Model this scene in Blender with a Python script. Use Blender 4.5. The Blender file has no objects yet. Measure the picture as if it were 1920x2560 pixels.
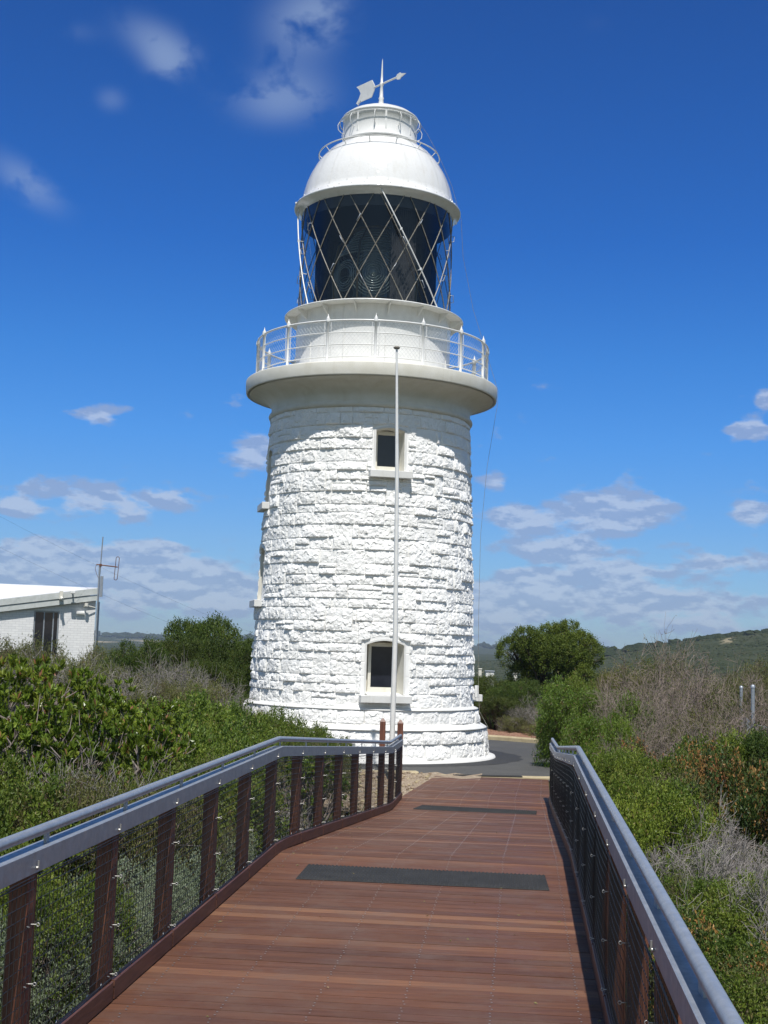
import bpy, math, random
import numpy as np
from mathutils import Vector, Matrix
S = bpy.context.scene
C = S.collection
rad = math.radians
# ------------------------------------------------------------------ camera
cam_d = bpy.data.cameras.new("camera"); cam = bpy.data.objects.new("camera", cam_d); C.objects.link(cam)
cam_d.sensor_fit = 'HORIZONTAL'; cam_d.sensor_width = 36.0; cam_d.lens = 36.0 * 3300 / 1920
cam_d.clip_start = 0.05; cam_d.clip_end = 20000
cam.matrix_world = Matrix.Translation((0, 0, 2.6)) @ Matrix.Rotation(rad(90 + 5.95), 4, 'X') @ Matrix.Rotation(rad(1.8), 4, 'Z')
S.camera = cam
# ------------------------------------------------------------------ sun + sky
SUN_EL, SUN_AZ = 61.0, 3.0          # azimuth: degrees to the right of straight behind the camera
sv = Vector((math.sin(rad(SUN_AZ)) * math.cos(rad(SUN_EL)), -math.cos(rad(SUN_AZ)) * math.cos(rad(SUN_EL)), math.sin(rad(SUN_EL))))
sl = bpy.data.lights.new("sun", 'SUN'); sl.energy = 4.6; sl.angle = rad(0.53); sl.color = (1.0, 0.965, 0.91)
so = bpy.data.objects.new("sun", sl); C.objects.link(so); so.rotation_euler = sv.to_track_quat('Z', 'Y').to_euler()
S.view_settings.view_transform = 'Standard'; S.view_settings.look = 'None'
S.view_settings.exposure = 0.14; S.view_settings.gamma = 1.0

world = bpy.data.worlds.new("World"); S.world = world; world.use_nodes = True
W = world.node_tree; W.nodes.clear()
def wn(t, **k):
    n = W.nodes.new(t)
    for a, b in k.items(): setattr(n, a, b)
    return n
def wmath(op, a, b=None, c=None, clamp=False):
    n = wn('ShaderNodeMath', operation=op); n.use_clamp = clamp
    for i, v in enumerate((a, b, c)):
        if v is None: continue
        if isinstance(v, (int, float)): n.inputs[i].default_value = v
        else: W.links.new(v, n.inputs[i])
    return n.outputs[0]
sky = wn('ShaderNodeTexSky', sky_type='NISHITA'); sky.sun_disc = False
sky.sun_elevation = rad(SUN_EL); sky.sun_rotation = rad(180 - SUN_AZ)
sky.air_density = 1.0; sky.dust_density = 0.0; sky.ozone_density = 3.0; sky.altitude = 100
hs = wn('ShaderNodeHueSaturation'); hs.inputs['Saturation'].default_value = 1.12; hs.inputs['Value'].default_value = 1.0
hs.inputs['Hue'].default_value = 0.5
W.links.new(sky.outputs[0], hs.inputs['Color'])
tc = wn('ShaderNodeTexCoord'); sep = wn('ShaderNodeSeparateXYZ'); W.links.new(tc.outputs['Generated'], sep.inputs[0])
az = wmath('ARCTAN2', sep.outputs[0], sep.outputs[1]); el = wmath('ARCSINE', sep.outputs[2])
def cloud_noise(doff, sx, sy, detail, scale, seed):
    cb = wn('ShaderNodeCombineXYZ')
    W.links.new(wmath('MULTIPLY', az, sx), cb.inputs[0])
    W.links.new(wmath('MULTIPLY', wmath('ADD', el, doff), sy), cb.inputs[1]); cb.inputs[2].default_value = seed
    nz = wn('ShaderNodeTexNoise'); nz.inputs['Scale'].default_value = scale; nz.inputs['Detail'].default_value = detail
    nz.inputs['Roughness'].default_value = 0.56
    nz.inputs['Distortion'].default_value = .2 if sy < 2 else 0; W.links.new(cb.outputs[0], nz.inputs['Vector']); return nz.outputs[0]
def blobs(lst):
    tot = None
    for (a, e, wa, we, g, tilt) in lst:
        da = wmath('SUBTRACT', az, a); de = wmath('SUBTRACT', el, e)
        if tilt: de = wmath('SUBTRACT', de, wmath('MULTIPLY', da, tilt))
        q = wmath('ADD', wmath('POWER', wmath('DIVIDE', da, wa), 2.0), wmath('POWER', wmath('DIVIDE', de, we), 2.0))
        v = wmath('MULTIPLY', wmath('EXPONENT', wmath('MULTIPLY', q, -1.0)), g)
        tot = v if tot is None else wmath('ADD', tot, v)
    return tot
#@@CLOUDS
n_lo = cloud_noise(0, 1.0, 2.3, 8, 32, 5.2); n_lo2 = cloud_noise(-0.005, 1.0, 2.3, 8, 32, 5.2)
n_big = cloud_noise(0, 1.0, 2.2, 2, 7, 9.1)
LOW = [(-0.222, 0.1667, 0.0198, 0.008, 0.55, 0), (-0.098, 0.146, 0.0148, 0.0114, 0.65, 0), (-0.219, 0.1069, 0.0755, 0.0137, 0.61, 0), (-0.27, 0.0945, 0.0148, 0.0056, 0.55, 0), (-0.199, 0.0581, 0.0952, 0.0175, 0.53, 0), (-0.257, 0.0701, 0.0198, 0.007, 0.41, 0), (-0.169, 0.0715, 0.0263, 0.0045, 0.41, 0), (0.081, 0.1291, 0.0138, 0.0089, 0.59, 0), (0.095, 0.1032, 0.0279, 0.0097, 0.63, 0), (0.175, 0.1063, 0.0558, 0.0145, 0.61, 0), (0.134, 0.0786, 0.0542, 0.0112, 0.57, 0), (0.182, 0.065, 0.0329, 0.0056, 0.51, 0), (0.113, 0.06, 0.0246, 0.0045, 0.45, 0), (0.272, 0.1679, 0.0164, 0.0089, 0.67, 0), (0.283, 0.1895, 0.0066, 0.0064, 0.55, 0), (0.272, 0.1088, 0.0164, 0.0089, 0.63, 0), (0.262, 0.0732, 0.0329, 0.0099, 0.53, 0), (0.176, 0.0442, 0.1083, 0.014, 0.47, 0), (0.083, 0.0418, 0.0426, 0.0175, 0.41, 0), (-0.13, 0.0402, 0.046, 0.014, 0.43, 0), (-0.264, 0.0298, 0.0657, 0.014, 0.41, 0)]
band = wmath('MULTIPLY', wmath('EXPONENT', wmath('MULTIPLY', wmath('POWER', wmath('DIVIDE', wmath('SUBTRACT', el, 0.028), 0.028), 2.0), -1.0)), 0.22)
dlow = wmath('ADD', wmath('ADD', blobs(LOW), band), wmath('MULTIPLY', wmath('SUBTRACT', n_lo, 0.5), 1.25))
dlow = wmath('ADD', dlow, wmath('MULTIPLY', wmath('SUBTRACT', n_big, 0.5), 0.35))
dlow = wmath('SUBTRACT', dlow, wmath('MULTIPLY', wmath('GREATER_THAN', el, 0.215), 0.5))
mlow = wn('ShaderNodeMapRange'); mlow.interpolation_type = 'SMOOTHSTEP'
mlow.inputs[1].default_value = 0.17; mlow.inputs[2].default_value = 0.42; mlow.inputs[4].default_value = 0.74
W.links.new(dlow, mlow.inputs[0])
n_hi = cloud_noise(0, 1.0, 1.25, 8, 20, 1.3)
HIGH = [(-0.09, 0.4029, 0.042, 0.0204, 0.586, 0.1), (-0.081, 0.4521, 0.0363, 0.0292, 0.473, 0), (-0.06, 0.4656, 0.0251, 0.0174, 0.378, 0), (-0.187, 0.433, 0.0335, 0.0174, 0.578, -0.25), (-0.181, 0.4196, 0.0168, 0.0117, 0.367, 0), (-0.221, 0.3919, 0.0139, 0.0102, 0.367, 0), (-0.279, 0.3279, 0.0307, 0.016, 0.525, -0.45), (-0.248, 0.4338, 0.0168, 0.0087, 0.21, 0), (0.155, 0.458, 0.0168, 0.0087, 0.126, 0)]
dhi = wmath('MULTIPLY', blobs(HIGH), wmath('MULTIPLY', wmath('SUBTRACT', n_hi, 0.30), 5.2, clamp=True))
mhi = wn('ShaderNodeMapRange'); mhi.interpolation_type = 'SMOOTHSTEP'
mhi.inputs[1].default_value = 0.04; mhi.inputs[2].default_value = 0.85; mhi.inputs[4].default_value = 0.60
W.links.new(dhi, mhi.inputs[0])
# cloud colours: lit tops, blue-grey bases
sh = wmath('ADD', wmath('MULTIPLY', wmath('SUBTRACT', n_lo, n_lo2), -7.0), 0.42, clamp=True)
sh = wmath('ADD', sh, wmath('MULTIPLY', wmath('SUBTRACT', dlow, 0.45), 0.5), clamp=True)
cr = wn('ShaderNodeValToRGB'); W.links.new(sh, cr.inputs[0])
cr.color_ramp.elements[0].position = 0.12; cr.color_ramp.elements[0].color = (2.9, 3.8, 5.9, 1)
cr.color_ramp.elements[1].position = 0.9; cr.color_ramp.elements[1].color = (4.9, 5.7, 7.3, 1)
tint = wn('ShaderNodeValToRGB'); W.links.new(sep.outputs[2], tint.inputs[0])
for p_, c_ in ((.08, (.44, .68, 1.05, 1)), (.157, (.33, .72, 1.2, 1)), (.217, (.26, .69, 1.2, 1)), (.30, (.18, .58, 1.14, 1)), (.46, (.17, .49, .98, 1)), (.7, (.62, .78, .95, 1))): e_ = tint.color_ramp.elements.new(p_); e_.color = c_
for e_, p_, c_ in ((tint.color_ramp.elements[0], 0, (.42, .62, .98, 1)), (tint.color_ramp.elements[-1], 1, (1.3, 1.08, .88, 1))):
    e_.position = p_; e_.color = c_
sunside = wn('ShaderNodeMapRange'); sunside.interpolation_type = 'SMOOTHSTEP'; W.links.new(sep.outputs[1], sunside.inputs[0])     # the sky is paler on the sun's side
sunside.inputs[1].default_value = .25; sunside.inputs[2].default_value = -.45
tb = wn('ShaderNodeMix', data_type='RGBA'); W.links.new(sunside.outputs[0], tb.inputs[0]); W.links.new(tint.outputs[0], tb.inputs[6]); tb.inputs[7].default_value = (1.35, 1.08, .86, 1)
tm = wn('ShaderNodeMix', data_type='RGBA', blend_type='MULTIPLY'); tm.inputs[0].default_value = 1.0; W.links.new(hs.outputs[0], tm.inputs[6]); W.links.new(tb.outputs[2], tm.inputs[7])
mx1 = wn('ShaderNodeMix', data_type='RGBA'); W.links.new(mlow.outputs[0], mx1.inputs[0]); W.links.new(tm.outputs[2], mx1.inputs[6]); W.links.new(cr.outputs[0], mx1.inputs[7])
mx2 = wn('ShaderNodeMix', data_type='RGBA'); W.links.new(mhi.outputs[0], mx2.inputs[0]); W.links.new(mx1.outputs[2], mx2.inputs[6]); mx2.inputs[7].default_value = (3.1, 4.2, 6.3, 1)
bg = wn('ShaderNodeBackground'); bg.inputs[1].default_value = 0.095
W.links.new(mx2.outputs[2], bg.inputs[0]); wo = wn('ShaderNodeOutputWorld'); W.links.new(bg.outputs[0], wo.inputs[0])

# ------------------------------------------------------------------ helpers
class MB:
    def __init__(s): s.v = []; s.f = []; s.m = []; s.sm = []
    def add(s, vs, fs, mat=0, smooth=False):
        o = len(s.v); s.v.extend([tuple(p) for p in vs])
        for f in fs: s.f.append(tuple(i + o for i in f)); s.m.append(mat); s.sm.append(smooth)
    def box(s, c, d, M=None, mat=0, bev=0.0):
        hx, hy, hz = d[0] / 2, d[1] / 2, d[2] / 2
        if bev <= 0:
            vs = [Vector((x * hx, y * hy, z * hz)) for x in (-1, 1) for y in (-1, 1) for z in (-1, 1)]
            fs = [(0, 1, 3, 2), (4, 6, 7, 5), (0, 4, 5, 1), (2, 3, 7, 6), (0, 2, 6, 4), (1, 5, 7, 3)]
        else:
            b = min(bev, hx * .9, hy * .9, hz * .9); vs = []; idx = {}
            for sx in (-1, 1):
                for sy in (-1, 1):
                    for sz in (-1, 1):
                        for k in range(3):
                            p = [sx * (hx - b), sy * (hy - b), sz * (hz - b)]; h = (hx, hy, hz); p[k] = (sx, sy, sz)[k] * h[k]
                            idx[(sx, sy, sz, k)] = len(vs); vs.append(Vector(p))
            fs = []
            for k in range(3):
                i, j = [a for a in range(3) if a != k]
                for sg in (-1, 1):
                    q = []
                    for (a, b2) in ((-1, -1), (1, -1), (1, 1), (-1, 1)):
                        t = [0, 0, 0]; t[k] = sg; t[i] = a; t[j] = b2; q.append(idx[(t[0], t[1], t[2], k)])
                    if (sg < 0) != (k == 1): q.reverse()
                    fs.append(tuple(q))
            for k in range(3):
                i, j = [a for a in range(3) if a != k]
                for a in (-1, 1):
                    for b2 in (-1, 1):
                        t0 = [0] * 3; t1 = [0] * 3; t0[i] = t1[i] = a; t0[j] = t1[j] = b2; t0[k] = -1; t1[k] = 1
                        fs.append((idx[(*t0, i)], idx[(*t0, j)], idx[(*t1, j)], idx[(*t1, i)]))
            for sx in (-1, 1):
                for sy in (-1, 1):
                    for sz in (-1, 1): fs.append((idx[(sx, sy, sz, 0)], idx[(sx, sy, sz, 1)], idx[(sx, sy, sz, 2)]))
        c = Vector(c)
        s.add([(M @ p if M else p) + c for p in vs], fs, mat)
    def tube(s, pts, r, n=8, mat=0, cap=True, smooth=True, closed=False):
        pts = [Vector(p) for p in pts]; m = len(pts); rs = r if isinstance(r, (list, tuple)) else [r] * m
        vs = []; up = None
        for i, p in enumerate(pts):
            if closed: t = pts[(i + 1) % m] - pts[i - 1]
            else: t = pts[min(i + 1, m - 1)] - pts[max(i - 1, 0)]
            if t.length < 1e-9: t = Vector((0, 0, 1))
            t.normalize()
            if up is None: up = Vector((0, 0, 1)) if abs(t.z) < .9 else Vector((1, 0, 0))
            a = up - t * up.dot(t)
            if a.length < 1e-6: a = t.orthogonal()
            a.normalize(); b = t.cross(a); up = a
            for k in range(n):
                an = 2 * math.pi * k / n; vs.append(p + (a * math.cos(an) + b * math.sin(an)) * rs[i])
        fs = []
        for i in range(m if closed else m - 1):
            j = (i + 1) % m
            for k in range(n): l = (k + 1) % n; fs.append((i * n + k, i * n + l, j * n + l, j * n + k))
        s.add(vs, fs, mat, smooth)
        if cap and not closed:
            s.add(vs[:n], [tuple(range(n - 1, -1, -1))], mat); s.add(vs[-n:], [tuple(range(n))], mat)
    def lathe(s, prof, n=96, mat=0, smooth=True, c=(0, 0)):
        vs = []; m = len(prof)
        for (r, z) in prof:
            for k in range(n): a = 2 * math.pi * k / n; vs.append((c[0] + r * math.cos(a), c[1] + r * math.sin(a), z))
        fs = [(i * n + k, i * n + (k + 1) % n, (i + 1) * n + (k + 1) % n, (i + 1) * n + k) for i in range(m - 1) for k in range(n)]
        s.add(vs, fs, mat, smooth)
    def sweep(s, path, sec, mat=0, frames=None, smooth=False):
        """closed section sec (u=across,v=up) swept along path, across = horizontal normal"""
        n = len(sec); vs = []
        for i, p in enumerate(path):
            p = Vector(p); t = Vector(path[min(i + 1, len(path) - 1)]) - Vector(path[max(i - 1, 0)]); t.z = 0; t.normalize()
            a = Vector((t.y, -t.x, 0))
            for (u, v) in sec: vs.append(p + a * u + Vector((0, 0, v)))
        fs = [(i * n + k, i * n + (k + 1) % n, (i + 1) * n + (k + 1) % n, (i + 1) * n + k) for i in range(len(path) - 1) for k in range(n)]
        s.add(vs, fs, mat, smooth); s.add(vs[:n], [tuple(range(n))], mat); s.add(vs[-n:], [tuple(range(n - 1, -1, -1))], mat)
    def build(s, name, mats, parent=None, **tags):
        me = bpy.data.meshes.new(name); me.from_pydata(s.v, [], s.f)
        mats = mats if isinstance(mats, (list, tuple)) else [mats]
        for m in mats: me.materials.append(m)
        me.polygons.foreach_set('material_index', s.m); me.polygons.foreach_set('use_smooth', s.sm)
        me.update(); o = bpy.data.objects.new(name, me); C.objects.link(o)
        if parent: o.parent = parent
        tag(o, **tags); return o
def tag(o, label=None, cat=None, group=None, kind=None):
    if label: o['label'] = label
    if cat: o['category'] = cat
    if group: o['group'] = group
    if kind: o['kind'] = kind
    return o
def empty(name, loc, rz=0, **t):
    o = bpy.data.objects.new(name, None); C.objects.link(o); o.location = loc; o.rotation_euler = (0, 0, rz); o.empty_display_size = .2
    return tag(o, **t)
def np_mesh(name, V, F, mat, parent=None, tone=None, smooth=False, **tags):
    """V (n,3) F (m,k) arrays; tone per vertex"""
    me = bpy.data.meshes.new(name); n, (m, k) = len(V), F.shape
    me.vertices.add(n); me.vertices.foreach_set('co', V.astype(np.float32).ravel())
    me.loops.add(m * k); me.loops.foreach_set('vertex_index', F.astype(np.int32).ravel())
    me.polygons.add(m); me.polygons.foreach_set('loop_start', np.arange(0, m * k, k, dtype=np.int32))
    me.polygons.foreach_set('use_smooth', np.full(m, smooth))
    if tone is not None:
        a = me.attributes.new('tone', 'FLOAT', 'POINT'); a.data.foreach_set('value', tone.astype(np.float32))
    me.materials.append(mat); me.update(calc_edges=True); me.validate()
    o = bpy.data.objects.new(name, me); C.objects.link(o)
    if parent: o.parent = parent
    tag(o, **tags); return o

# ------------------------------------------------------------------ materials
class NT:
    def __init__(s, name):
        s.m = bpy.data.materials.new(name); s.m.use_nodes = True; s.t = s.m.node_tree; s.b = s.t.nodes['Principled BSDF']; s.out = s.t.nodes['Material Output']
    def n(s, t, **k):
        x = s.t.nodes.new(t)
        for a, b in k.items(): setattr(x, a, b)
        return x
    def l(s, a, b): s.t.links.new(a, b)
    def noise(s, scale, detail=4, rough=.55, vec=None, out=0, dist=0):
        x = s.n('ShaderNodeTexNoise'); x.inputs['Scale'].default_value = scale; x.inputs['Detail'].default_value = detail; x.inputs['Roughness'].default_value = rough
        x.inputs['Distortion'].default_value = dist
        if vec is None: vec = s.coord()
        s.l(vec, x.inputs['Vector']); return x.outputs[out]
    def coord(s, scale=None):
        x = s.n('ShaderNodeTexCoord'); o = x.outputs['Object']
        if scale:
            mp = s.n('ShaderNodeMapping'); mp.inputs['Scale'].default_value = scale; s.l(o, mp.inputs[0]); o = mp.outputs[0]
        return o
    def ramp(s, fac, stops):
        x = s.n('ShaderNodeValToRGB'); s.l(fac, x.inputs[0]); r = x.color_ramp
        while len(r.elements) < len(stops): r.elements.new(0.5)
        for e, (p, c) in zip(r.elements, stops): e.position = p; e.color = (*c, 1) if len(c) == 3 else c
        return x.outputs[0]
    def mix(s, fac, a, b, mode='MIX'):
        x = s.n('ShaderNodeMix', data_type='RGBA', blend_type=mode)
        for i, v in ((0, fac), (6, a), (7, b)):
            if hasattr(v, 'links'): s.l(v, x.inputs[i])
            else: x.inputs[i].default_value = v if i == 0 else (*v, 1)
        return x.outputs[2]
    def attr(s, name='tone'):
        x = s.n('ShaderNodeAttribute'); x.attribute_name = name; return x.outputs['Fac']
    def bump(s, h, strength=.3, dist=.01):
        x = s.n('ShaderNodeBump'); x.inputs['Strength'].default_value = strength; x.inputs['Distance'].default_value = dist
        s.l(h, x.inputs['Height']); s.l(x.outputs[0], s.b.inputs['Normal'])
    def set(s, col=None, rough=None, metal=None, spec=None):
        if col is not None:
            if hasattr(col, 'links'): s.l(col, s.b.inputs['Base Color'])
            else: s.b.inputs['Base Color'].default_value = (*col, 1)
        for nm, v in (('Roughness', rough), ('Metallic', metal), ('Specular IOR Level', spec)):
            if v is not None:
                if hasattr(v, 'links'): s.l(v, s.b.inputs[nm])
                else: s.b.inputs[nm].default_value = v
        return s.m
def m_white_stone():
    t = NT('white_painted_stone'); n1 = t.noise(3, 5); n2 = t.noise(22, 4)
    c = t.ramp(n1, [(.3, (.83, .82, .79)), (.62, (.89, .885, .865))])
    g = t.ramp(t.noise(5.5, 6, .7), [(.62, (0, 0, 0)), (.8, (1, 1, 1))]); z = t.n('ShaderNodeSeparateXYZ'); t.l(t.coord(), z.inputs[0])
    lo = t.n('ShaderNodeMapRange'); t.l(z.outputs[2], lo.inputs[0]); lo.inputs[1].default_value = 1.3; lo.inputs[2].default_value = 0.0
    mm = t.n('ShaderNodeMath', operation='MULTIPLY'); t.l(g, mm.inputs[0]); t.l(lo.outputs[0], mm.inputs[1])
    c = t.mix(mm.outputs[0], c, (.52, .47, .37)); t.bump(n2, .18, .02)
    return t.set(c, .62, spec=.35)
def m_paint(name, a, b, rough=.35, sc=6, bump=.08):
    t = NT(name); n = t.noise(sc, 5); t.bump(t.noise(9, 3), bump, .02); c = t.ramp(n, [(.35, a), (.65, b)])
    g = t.ramp(t.noise(1.0, 6, .7, t.coord((5, 5, .5))), [(.55, (1, 1, 1)), (.72, (.90, .885, .85)), (.80, (.80, .76, .69))]); return t.set(t.mix(.8, c, g, 'MULTIPLY'), rough)
def m_wood(name, stops, rough=.5, along='y', sc=1.0, bump=.25):
    t = NT(name); s = {'x': (1.2, 26, 26), 'y': (26, 1.2, 26), 'z': (26, 26, 1.2)}[along]
    g = t.noise(1.6 * sc, 6, .62, t.coord(s), dist=.4); big = t.noise(1.3, 3)
    c = t.ramp(g, stops); c = t.mix(.35, c, t.ramp(big, [(.3, (.55, .5, .5)), (.7, (1.2, 1.15, 1.1))]), 'MULTIPLY'); t.bump(g, bump, .004)
    return t.set(c, rough)
M = {}
M['stone'] = m_white_stone()
M['white'] = m_paint('white_gloss_paint', (.72, .72, .70), (.79, .79, .77), .28)
M['white_matt'] = m_paint('white_render', (.68, .675, .65), (.75, .745, .72), .6, 2.5, .15)
M['cream'] = m_paint('cream_render', (.66, .635, .55), (.73, .71, .64), .6, 3, .1)
M['gal'] = (lambda t: (t.bump(t.noise(60, 5, .7), .25, .003), t.set(t.ramp(t.noise(14, 6, .7), [(.3, (.28, .31, .35)), (.55, (.35, .38, .42)), (.75, (.43, .45, .48))]), t.ramp(t.noise(30, 4), [(.3, (.34,) * 3), (.7, (.55,) * 3)]), .45))[1])(NT('galvanised_steel'))
M['steel'] = NT('bright_steel').set((.50, .49, .46), .45, .8)
M['net'] = NT('black_wire').set((.02, .02, .02), .55)
M['wire'] = NT('white_mesh_wire').set((.5, .52, .52), .45)
M['post_wood'] = m_wood('dark_red_hardwood', [(.25, (.07, .028, .018)), (.5, (.16, .062, .038)), (.75, (.23, .10, .058))], .5, 'z')
M['kick_wood'] = m_wood('kick_hardwood', [(.25, (.06, .026, .018)), (.5, (.115, .05, .032)), (.75, (.16, .072, .045))], .5, 'y')
def m_deck():
    t = NT('oiled_hardwood_deck'); tn = t.attr(); sep = t.n('ShaderNodeSeparateXYZ'); t.l(t.coord(), sep.inputs[0])
    cb = t.n('ShaderNodeCombineXYZ')
    def mul(a, k):
        x = t.n('ShaderNodeMath', operation='MULTIPLY'); t.l(a, x.inputs[0]); x.inputs[1].default_value = k; return x.outputs[0]
    t.l(mul(sep.outputs[0], 1.1), cb.inputs[0]); t.l(mul(sep.outputs[1], 30), cb.inputs[1]); t.l(mul(tn, 40), cb.inputs[2])
    g = t.noise(1.3, 6, .6, cb.outputs[0], dist=.3)
    base = t.ramp(tn, [(0.0, (.085, .041, .028)), (.3, (.114, .050, .028)), (.6, (.138, .060, .032)), (.82, (.160, .070, .035)), (.92, (.19, .088, .046)), (1.0, (.225, .11, .056))])
    c = t.mix(.75, base, t.ramp(g, [(.28, (.55, .5, .5)), (.5, (1, 1, 1)), (.72, (1.4, 1.35, 1.25))]), 'MULTIPLY')
    big = t.noise(.9, 4); c = t.mix(.35, c, t.ramp(big, [(.35, (.65, .65, .7)), (.7, (1.25, 1.2, 1.2))]), 'MULTIPLY')
    dust = t.ramp(t.noise(2.3, 7, .72), [(.47, (0, 0, 0)), (.72, (.55, .55, .55))]); c = t.mix(dust, c, (.15, .10, .075)); t.bump(g, .3, .003); return t.set(c, t.ramp(t.noise(3.5, 5), [(.3, (.50,) * 3), (.7, (.72,) * 3)]), spec=.33)
M['deck'] = m_deck()
M['mat'] = (lambda t: (t.bump(t.noise(180, 3), .6, .004), t.set(t.ramp(t.noise(5, 6, .75), [(.35, (.020, .020, .019)), (.66, (.036, .036, .035)), (.78, (.07, .052, .038))]), .8))[1])(NT('grip_rubber'))
def m_asphalt():
    t = NT('asphalt'); c = t.mix(.5, t.ramp(t.noise(90, 3), [(.3, (.035, .035, .035)), (.7, (.11, .108, .10))]), t.ramp(t.noise(.7, 7, .68), [(.3, (.050, .050, .049)), (.55, (.082, .081, .077)), (.72, (.12, .115, .10))]))
    t.bump(t.noise(140, 3), .5, .01); return t.set(c, .85)
M['asphalt'] = m_asphalt()
M['asphalt_dark'] = (lambda t: (t.bump(t.noise(140, 3), .5, .01), t.set(t.ramp(t.noise(60, 4), [(.3, (.022, .022, .023)), (.7, (.045, .045, .045))]), .8))[1])(NT('fresh_asphalt'))
M['concrete'] = (lambda t: (t.bump(t.noise(60, 4), .4, .006), t.set(t.ramp(t.noise(4, 6, .7), [(.3, (.36, .29, .17)), (.7, (.52, .44, .28))]), .85))[1])(NT('beige_concrete'))
M['gravel'] = (lambda t: (t.bump(t.noise(30, 5, .7), 1, .04), t.set(t.ramp(t.noise(28, 5, .7), [(.3, (.16, .10, .06)), (.5, (.36, .27, .18)), (.68, (.62, .55, .44))]), .9))[1])(NT('limestone_gravel'))
M['soil'] = (lambda t: (t.bump(t.noise(20, 5, .7), 1, .05), t.set(t.ramp(t.noise(16, 6, .75), [(.3, (.10, .05, .03)), (.5, (.30, .15, .09)), (.7, (.50, .34, .24))]), .95))[1])(NT('red_soil_litter'))
M['brick_white'] = None
def m_brick():
    t = NT('white_painted_brick'); b = t.n('ShaderNodeTexBrick'); b.inputs['Scale'].default_value = 1.0
    b.inputs['Brick Width'].default_value = .24; b.inputs['Row Height'].default_value = .086; b.inputs['Mortar Size'].default_value = .006
    b.inputs['Color1'].default_value = (.72, .72, .72, 1); b.inputs['Color2'].default_value = (.80, .80, .79, 1); b.inputs['Mortar'].default_value = (.58, .58, .58, 1)
    x = t.n('ShaderNodeTexCoord'); mp = t.n('ShaderNodeMapping'); mp.inputs['Rotation'].default_value = (rad(90), 0, 0)
    sep = t.n('ShaderNodeSeparateXYZ'); t.l(x.outputs['Object'], sep.inputs[0]); cb = t.n('ShaderNodeCombineXYZ'); t.l(sep.outputs[0], cb.inputs[0]); t.l(sep.outputs[2], cb.inputs[1])
    t.l(cb.outputs[0], b.inputs['Vector']); t.bump(b.outputs['Fac'], -.6, .01); return t.set(b.outputs['Color'], .6)
M['brick_white'] = m_brick()
M['fascia'] = m_paint('fascia_grey', (.48, .51, .49), (.56, .58, .57), .5)
M['roofw'] = m_paint('white_roof_sheet', (.72, .72, .72), (.78, .78, .78), .4)
M['dark_glass'] = NT('dark_window_glass').set((.012, .013, .018), .06)
M['blind_glass'] = (lambda t: t.set(t.ramp(t.noise(3, 2), [(.3, (.012, .014, .022)), (.7, (.022, .025, .036))]), .12))(NT('dark_pane'))
M['rust'] = m_paint('rusty_steel', (.10, .045, .03), (.20, .09, .055), .6, 20)
M['rusty_grey'] = m_paint('weathered_glazing_bar', (.16, .145, .12), (.28, .26, .22), .5, 14)
M['black'] = NT('black_interior').set((.008, .009, .011), .7)
M['interior'] = NT('dark_lantern_interior').set((.03, .032, .035), .6)
M['curtain'] = m_paint('grey_curtain', (.028, .028, .032), (.045, .045, .05), .9)
def m_glass():
    t = NT('lantern_glass'); t.t.nodes.remove(t.b)
    tr = t.n('ShaderNodeBsdfTransparent'); tr.inputs[0].default_value = (.74, .76, .755, 1); gl = t.n('ShaderNodeBsdfGlossy'); gl.inputs['Roughness'].default_value = .02
    gl.inputs[0].default_value = (.9, .95, 1, 1)
    fr = t.n('ShaderNodeFresnel'); fr.inputs[0].default_value = 1.5; mx = t.n('ShaderNodeMixShader'); ge = t.n('ShaderNodeNewGeometry'); iv = t.n('ShaderNodeMath', operation='SUBTRACT'); iv.inputs[0].default_value = 1; t.l(ge.outputs['Backfacing'], iv.inputs[1]); mu = t.n('ShaderNodeMath', operation='MULTIPLY'); t.l(iv.outputs[0], mu.inputs[0]); t.l(fr.outputs[0], mu.inputs[1]); t.l(mu.outputs[0], mx.inputs[0]); t.l(tr.outputs[0], mx.inputs[1]); t.l(gl.outputs[0], mx.inputs[2])
    t.l(mx.outputs[0], t.out.inputs[0]); return t.m
M['glass'] = m_glass()
M['lens'] = NT('lens_prism').set((.13, .16, .15), .12, spec=.9)
M['brass'] = NT('dark_brass').set((.10, .075, .035), .4, .8)
def m_leaf(name, stops, rough=.5, trans=.3):
    t = NT(name); oi = t.n('ShaderNodeObjectInfo'); c = t.ramp(t.attr(), stops)
    hv = t.n('ShaderNodeHueSaturation'); t.l(c, hv.inputs['Color'])
    mr = t.n('ShaderNodeMapRange'); t.l(oi.outputs['Random'], mr.inputs[0]); mr.inputs[3].default_value = .482; mr.inputs[4].default_value = .506; t.l(mr.outputs[0], hv.inputs['Hue'])
    mr2 = t.n('ShaderNodeMapRange'); ml = t.n('ShaderNodeMath', operation='FRACT'); mm = t.n('ShaderNodeMath', operation='MULTIPLY'); mm.inputs[1].default_value = 7.3
    t.l(oi.outputs['Random'], mm.inputs[0]); t.l(mm.outputs[0], ml.inputs[0]); t.l(ml.outputs[0], mr2.inputs[0]); mr2.inputs[3].default_value = .75; mr2.inputs[4].default_value = 1.2; t.l(mr2.outputs[0], hv.inputs['Value'])
    t.l(hv.outputs[0], t.b.inputs['Base Color']); t.b.inputs['Roughness'].default_value = rough; t.b.inputs['Specular IOR Level'].default_value = .35
    ts = t.n('ShaderNodeBsdfTranslucent'); t.l(hv.outputs[0], ts.inputs[0]); mx = t.n('ShaderNodeMixShader'); mx.inputs[0].default_value = trans
    t.l(t.b.outputs[0], mx.inputs[1]); t.l(ts.outputs[0], mx.inputs[2]); t.l(mx.outputs[0], t.out.inputs[0]); return t.m
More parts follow.
